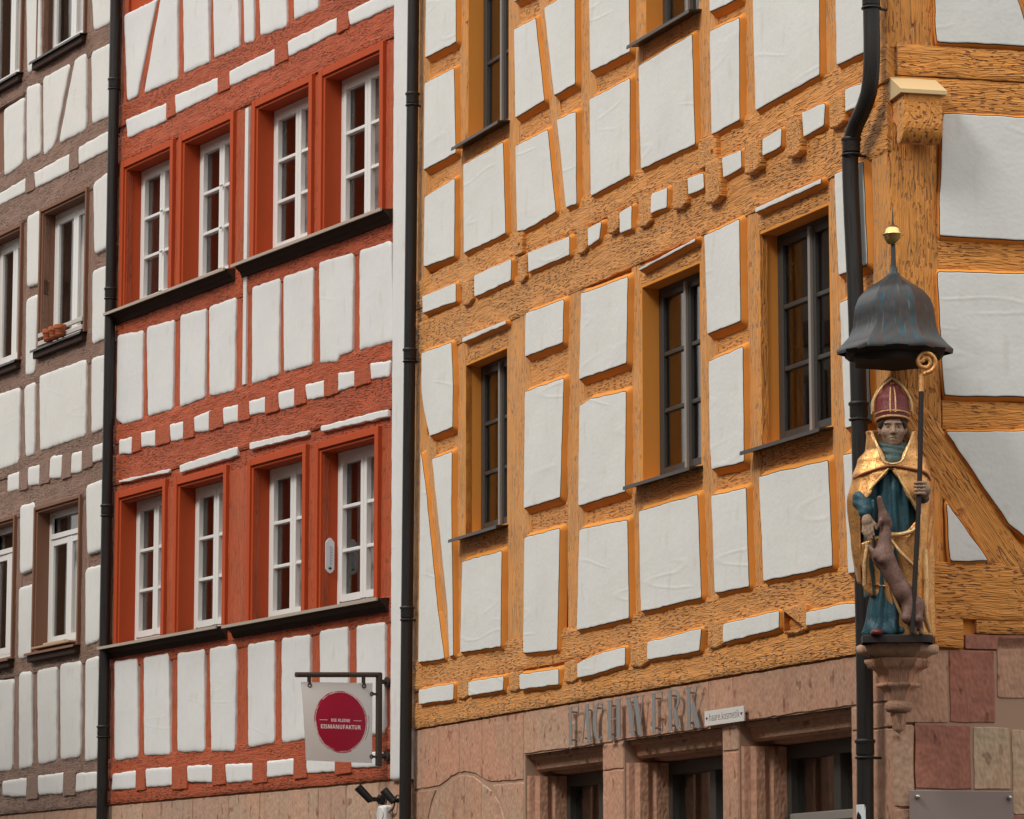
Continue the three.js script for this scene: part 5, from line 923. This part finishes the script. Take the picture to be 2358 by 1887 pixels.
  const mantle = p => { const c = column(copeK, [p[0], p[1], p[2]], 9, 0.10, 2.4) + 0.012, sh = Math.abs(c) - 0.01; const top = 0.535 - 0.55 * Math.max(0, -0.02 - p[0]) * 0.6 + 4.2 * Math.max(0, p[0] - 0.05) * 0.25; return smax(smax(smax(sh, hem(p[0]) - p[1], 0.008), p[1] - top, 0.008), -p[2] - 0.01, 0.01); };
  const mn = part('mantle', netMesh((x, y, z) => mantle([x, y, z]), [-0.2, 0.03, -0.02], [0.2, 0.62, 0.18], 0.006), gilt, t);
  part('mantle_fold', tube([[-0.10, 0.50, 0.125], [-0.02, 0.515, 0.14], [0.05, 0.525, 0.135], [0.10, 0.55, 0.125], [0.125, 0.62, 0.10]], 0.012, 40, 10), giltLine, mn);
  part('mantle_fold', tube([[-0.135, 0.48, 0.10], [-0.15, 0.38, 0.10], [-0.152, 0.27, 0.095]], 0.011, 24, 8), giltLine, mn); part('mantle_fold', tube([[-0.03, 0.50, 0.14], [0.03, 0.42, 0.15], [0.09, 0.36, 0.13]], 0.009, 24, 8), giltLine, mn);
  part('mantle_fold', tube([[0.145, 0.45, 0.08], [0.15, 0.28, 0.085], [0.145, 0.12, 0.085], [0.165, 0.045, 0.06]], 0.014, 30, 8), giltLine, mn); part('mantle_fold', tube([[-0.02, 0.26, 0.132], [0.0, 0.18, 0.135], [0.03, 0.11, 0.13]], 0.009, 20, 8), giltLine, mn);
  // cowl round the neck
  part('cowl', netMesh((x, y, z) => { const p = [x, y, z], a = Math.atan2(x, z + 0.01), yy = 0.945 + 0.022 * (1 - Math.cos(a)) ; const q = Math.hypot(Math.hypot(x, (z + 0.005) * 1.1) - 0.062 - 0.3 * Math.max(0, 0.96 - y), (y - yy) * 0.75) - 0.026 - 0.004 * Math.sin(y * 190 + 3 * a); return smin(q, ell(p, [0, 0.89, 0.045], [0.06, 0.05, 0.05]), 0.02); }, [-0.13, 0.82, -0.11], [0.13, 1.04, 0.12], 0.005), tealPale, t);
  // head, neck and hands in one skin mesh
  const hc = [0.0, 1.055, 0.012];
  const head = p => {
    const x = p[0] - hc[0], y = p[1] - hc[1], z = p[2] - hc[2], q = [x, y, z], ax = [Math.abs(x), y, z];
    let d = ell(q, [0, 0.022, -0.012], [0.063, 0.078, 0.074]); d = smin(d, ell(q, [0, -0.035, 0.012], [0.047, 0.058, 0.052]), 0.03); d = smin(d, ell(q, [0, -0.073, 0.038], [0.021, 0.017, 0.02]), 0.02);
    d = smin(d, ell(ax, [0.036, -0.016, 0.043], [0.018, 0.015, 0.014]), 0.02);                       // cheekbones
    d = smax(d, -ell(ax, [0.026, 0.012, 0.071], [0.018, 0.011, 0.014]), 0.014);                      // eye sockets
    d = smin(d, ell(ax, [0.025, 0.028, 0.058], [0.022, 0.006, 0.009]), 0.012);                        // brows
    d = smin(d, ell(ax, [0.025, 0.010, 0.052], [0.011, 0.0095, 0.011]), 0.003); d = smax(d, -ell(ax, [0.025, 0.008, 0.0645], [0.008, 0.0015, 0.003]), 0.002);
    d = smin(d, cap3(q, [0, 0.02, 0.056], [0, -0.020, 0.077], 0.0068, 0.0105), 0.010); d = smin(d, ell(ax, [0.009, -0.022, 0.068], [0.007, 0.006, 0.008]), 0.006);
    d = smin(d, ell(q, [0, -0.045, 0.058], [0.021, 0.0055, 0.009]), 0.006); d = smin(d, ell(q, [0, -0.055, 0.056], [0.017, 0.006, 0.009]), 0.006); d = smax(d, -ell(q, [0, -0.0497, 0.068], [0.021, 0.0018, 0.006]), 0.003);
    d = smin(d, ell(ax, [0.064, -0.004, -0.012], [0.008, 0.024, 0.014]), 0.008);                      // ears
    return smin(d, cap3(p, [0, 0.93, -0.01], [0, 1.01, 0.0], 0.046, 0.041), 0.02);
  };
  const hand = (p, wrist, palm, fingers, thumb) => { let d = cap3(p, wrist, palm, 0.021, 0.022); d = smin(d, ell(p, palm, [0.027, 0.03, 0.022]), 0.014); for (const f of [...fingers, thumb]) for (let i = 0; i + 1 < f.length; i++) d = smin(d, cap3(p, f[i], f[i + 1], 0.0092 - i * 0.001, 0.0085 - i * 0.0012), 0.0035); return d; };
  // hand round the crozier staff (staff axis passes near x 0.115, z 0.165)
  const sx = 0.118, sz = 0.168, fr = 0.019, grip = (y, a0, a1, a2) => [[sx + 0.033, y + 0.004, sz - 0.022], ...[a0, a1, a2].map(a => [sx + fr * 1.25 * Math.cos(a), y, sz + fr * 1.25 * Math.sin(a)])];
  const hr = p => hand(p, [0.145, 0.715, 0.115], [0.148, 0.738, 0.147], [grip(0.768, 0.5, 1.7, 2.9), grip(0.750, 0.45, 1.7, 3.0), grip(0.732, 0.45, 1.7, 3.0), grip(0.715, 0.5, 1.6, 2.7)], [[0.14, 0.755, 0.135], [0.112, 0.772, 0.143], [0.098, 0.768, 0.158]]);
  const hl = p => hand(p, [-0.142, 0.625, 0.115], [-0.137, 0.582, 0.140], [[[-0.155, 0.565, 0.145], [-0.158, 0.532, 0.152], [-0.146, 0.506, 0.155]], [[-0.142, 0.56, 0.152], [-0.143, 0.52, 0.160], [-0.132, 0.492, 0.160]], [[-0.128, 0.56, 0.154], [-0.127, 0.522, 0.162], [-0.118, 0.497, 0.162]], [[-0.116, 0.565, 0.15], [-0.113, 0.534, 0.158], [-0.107, 0.514, 0.158]]], [[-0.118, 0.59, 0.142], [-0.098, 0.566, 0.152], [-0.092, 0.546, 0.155]]);
  const bodyG = netMesh((x, y, z) => {                    // one skin: head, neck, trunk and arms under the robe, hands
    const p = [x, y, z]; let d = cap3(p, [0, 0.72, -0.01], [0, 0.93, -0.01], 0.055, 0.046);
    if (y > 0.88) d = smin(d, head(p), 0.012);
    d = smin(d, cap3(p, [0, 0.88, -0.01], [-0.115, 0.855, -0.005], 0.04, 0.034), 0.02); d = Math.min(d, cap3(p, [-0.115, 0.855, -0.005], [-0.152, 0.70, 0.045], 0.032, 0.028), cap3(p, [-0.152, 0.70, 0.045], [-0.142, 0.625, 0.115], 0.028, 0.021));
    d = smin(d, cap3(p, [0, 0.88, -0.01], [0.11, 0.855, -0.005], 0.04, 0.034), 0.02); d = Math.min(d, cap3(p, [0.11, 0.855, -0.005], [0.13, 0.70, 0.03], 0.032, 0.026), cap3(p, [0.13, 0.70, 0.03], [0.145, 0.715, 0.115], 0.026, 0.021));
    if (x > 0.06 && y > 0.66 && y < 0.81 && z > 0.07) d = smin(d, hr(p), 0.006); if (x < -0.06 && y < 0.67 && z > 0.07) d = smin(d, hl(p), 0.006);
    return d;
  }, [-0.205, 0.47, -0.095], [0.205, 1.16, 0.215], 0.0037);
  const body = part('body', bodyG, skin, t);
  part('hair', netMesh((x, y, z) => smax(ell([x, y, z], [0, 1.085, -0.004], [0.074, 0.055, 0.084]), -ell([x, y, z], [0, 1.045, 0.075], [0.056, 0.075, 0.06]), 0.01), [-0.09, 1.02, -0.1], [0.09, 1.15, 0.1], 0.005), dark, body);
  for (const s of [-1, 1]) part('eye', new THREE.SphereGeometry(0.0042, 10, 8).translate(hc[0] + s * 0.0255, hc[1] + 0.0115, hc[2] + 0.0605), dark, body);
  // mitre: two pointed shields, front and back
  const mit = p => { const y = p[1], k = keys([[1.09, 0.077, 0.085], [1.13, 0.086, 0.088], [1.20, 0.082, 0.078], [1.26, 0.046, 0.052], [1.30, 0.008, 0.02], [1.32, 0.001, 0.004]], y), w = k[1], dp = k[2], dd = (Math.hypot(p[0] / w, (p[2] + 0.005) / dp) - 1) * Math.min(w, dp); return smax(smax(dd, 1.095 + 0.03 * (p[2] < 0 ? 0 : -0) - y, 0.008), y - 1.312, 0.004); };
  const mi = part('mitre', netMesh((x, y, z) => mit([x, y - 0.008, z]), [-0.11, 1.07, -0.12], [0.11, 1.34, 0.11], 0.0045), crimson, t);
  const zs = (x, y) => { let z = 0.10; for (let i = 0; i < 40; i++) { if (mit([x, y - 0.008, z]) < 0) break; z -= 0.003; } return z + 0.003; };
  const onM = (pts, r) => tube(pts.map(([x, y]) => [x, y, zs(x, y)]), r, 40, 8);
  part('mitre_band', onM([[-0.013, 1.135], [-0.013, 1.2], [-0.010, 1.25], [-0.005, 1.29]], 0.0042), giltLine, mi); part('mitre_band', onM([[0.013, 1.135], [0.013, 1.2], [0.010, 1.25], [0.005, 1.29]], 0.0042), giltLine, mi);
  const ringP = (y, r) => { const q = []; for (let k = 0; k <= 24; k++) { const a = k / 24 * Math.PI * 2, w = y < 1.12 ? 0.081 : 0.0865, dp = y < 1.12 ? 0.0875 : 0.089; q.push([w * Math.sin(a), y + 0.012 * Math.cos(a), -0.005 + dp * Math.cos(a)]); } return tube(q, r, 60, 8); };
  part('mitre_band', ringP(1.106, 0.006), giltLine, mi); part('mitre_band', ringP(1.132, 0.0045), giltLine, mi);
  for (const s of [-1, 1]) { part('mitre_edge', tube([[s * 0.094, 1.15, 0.012], [s * 0.090, 1.20, 0.016], [s * 0.062, 1.255, 0.022], [s * 0.03, 1.295, 0.018], [0, 1.318, 0.006]], 0.007, 40, 8), giltLine, mi); part('mitre_edge', tube([[s * 0.10, 1.14, -0.012], [s * 0.097, 1.20, -0.012], [s * 0.068, 1.262, -0.008], [s * 0.03, 1.305, -0.006], [0, 1.325, -0.008]], 0.0055, 40, 8), giltLine, mi); }
  // shoe and base
  part('shoe', netMesh((x, y, z) => smax(ell([x, y, z], [-0.10, 0.035, 0.135], [0.032, 0.022, 0.055]), 0.022 - y, 0.004), [-0.15, 0.01, 0.06], [-0.05, 0.08, 0.2], 0.005), M(0.13, 0.025, 0.02, 0.35), t);
  const bo = outline([[-0.168, 0.15], [0.165, 0.15], [0.185, 0.02], [0.12, -0.14], [-0.12, -0.14], [-0.175, 0.02]], 0.02, 0.05, 0.002), bg = loopGeo([[bo, -0.012], [bo, 0.02], [bo.map(q => [q[0] * 0.98, q[1] * 0.98]), 0.026]], true); bg.rotateX(-Math.PI / 2); bg.scale(1, 1, -1); bg.index.array.reverse(); bg.computeVertexNormals();
  part('base', bg, dark, t);
  // dog rearing up beside the bishop, part of the same carving
  const dog = p => {
    let d = cap3(p, [-0.062, 0.40, 0.165], [0.03, 0.235, 0.155], 0.050, 0.042); d = smin(d, cap3(p, [0.03, 0.235, 0.155], [0.075, 0.17, 0.135], 0.042, 0.048), 0.03); d = smin(d, cap3(p, [-0.062, 0.405, 0.165], [-0.050, 0.535, 0.160], 0.042, 0.027), 0.035);   // trunk, rump, neck
    d = smin(d, ell(p, [-0.055, 0.592, 0.165], [0.030, 0.038, 0.032]), 0.022); d = smin(d, cap3(p, [-0.062, 0.615, 0.172], [-0.078, 0.69, 0.188], 0.021, 0.013), 0.016); d = smin(d, ell(p, [-0.079, 0.695, 0.192], [0.010, 0.009, 0.010]), 0.006); d = smax(d, -cap3(p, [-0.092, 0.64, 0.182], [-0.092, 0.69, 0.196], 0.003, 0.003), 0.004);
    let e = cap3(p, [-0.075, 0.582, 0.19], [-0.088, 0.548, 0.188], 0.011, 0.007); e = Math.min(e, cap3(p, [-0.03, 0.585, 0.175], [-0.022, 0.552, 0.172], 0.010, 0.007)); d = smin(d, e, 0.008);
    const leg = (a, b, c, r) => smin(cap3(p, a, b, r, r * 0.62), cap3(p, b, c, r * 0.62, r * 0.42), 0.01);
    d = smin(d, leg([-0.085, 0.40, 0.175], [-0.10, 0.405, 0.205], [-0.132, 0.455, 0.185], 0.025), 0.016); d = smin(d, leg([-0.035, 0.40, 0.18], [-0.075, 0.385, 0.215], [-0.105, 0.43, 0.21], 0.023), 0.014);
    d = smin(d, leg([0.075, 0.175, 0.15], [0.045, 0.105, 0.175], [0.085, 0.065, 0.135], 0.040), 0.02); d = smin(d, cap3(p, [0.085, 0.065, 0.135], [0.075, 0.033, 0.165], 0.014, 0.012), 0.008); d = smin(d, leg([0.10, 0.175, 0.13], [0.10, 0.10, 0.165], [0.115, 0.06, 0.12], 0.036), 0.02); d = smin(d, cap3(p, [0.115, 0.06, 0.12], [0.115, 0.033, 0.15], 0.013, 0.011), 0.008);
    d = smin(d, cap3(p, [0.09, 0.16, 0.10], [0.13, 0.10, 0.11], 0.012, 0.007), 0.012); return d; };
  part('dog', netMesh((x, y, z) => dog([x, y, z]), [-0.16, 0.01, 0.06], [0.16, 0.73, 0.25], 0.0052), fur, t);
  // crozier in the hand
  const cz = thing('crozier', 'dark staff with a gilded spiral crook in the bishop\'s hand', 'crozier', [1.892, 3.122, -17.585], -0.06);
  part('staff', tube([[0.070, 0.03, 0.185], [sx, 0.74, sz], [0.137, 1.235, 0.155]], 0.0125, 50, 12), dark, cz);
  const cr = [[0.137, 1.23, 0.155], [0.137, 1.305, 0.153], [0.150, 1.312, 0.153]]; for (let k = 0; k <= 46; k++) { const a = -Math.PI / 2 + k / 46 * Math.PI * 3.6, r = 0.056 * (1 - 0.80 * Math.pow(k / 46, 0.9)); cr.push([0.160 + r * Math.cos(a) + 0.0, 1.375 + r * Math.sin(a) - (0.056 - 0.056) , 0.152]); }
  part('crook', merge([cyl([0.1365, 1.225, 0.155], [0.137, 1.313, 0.153], 0.0135, 0.0135), tube(cr.slice(2), 0.0115, 150, 10), ...[0.9, 2.0, 3.1, 4.6].map(a => new THREE.SphereGeometry(0.010, 10, 8).translate(0.160 + 0.026 * Math.cos(a), 1.375 + 0.026 * Math.sin(a), 0.152))]), gilt, cz);
}
renderer.render(scene, camera);
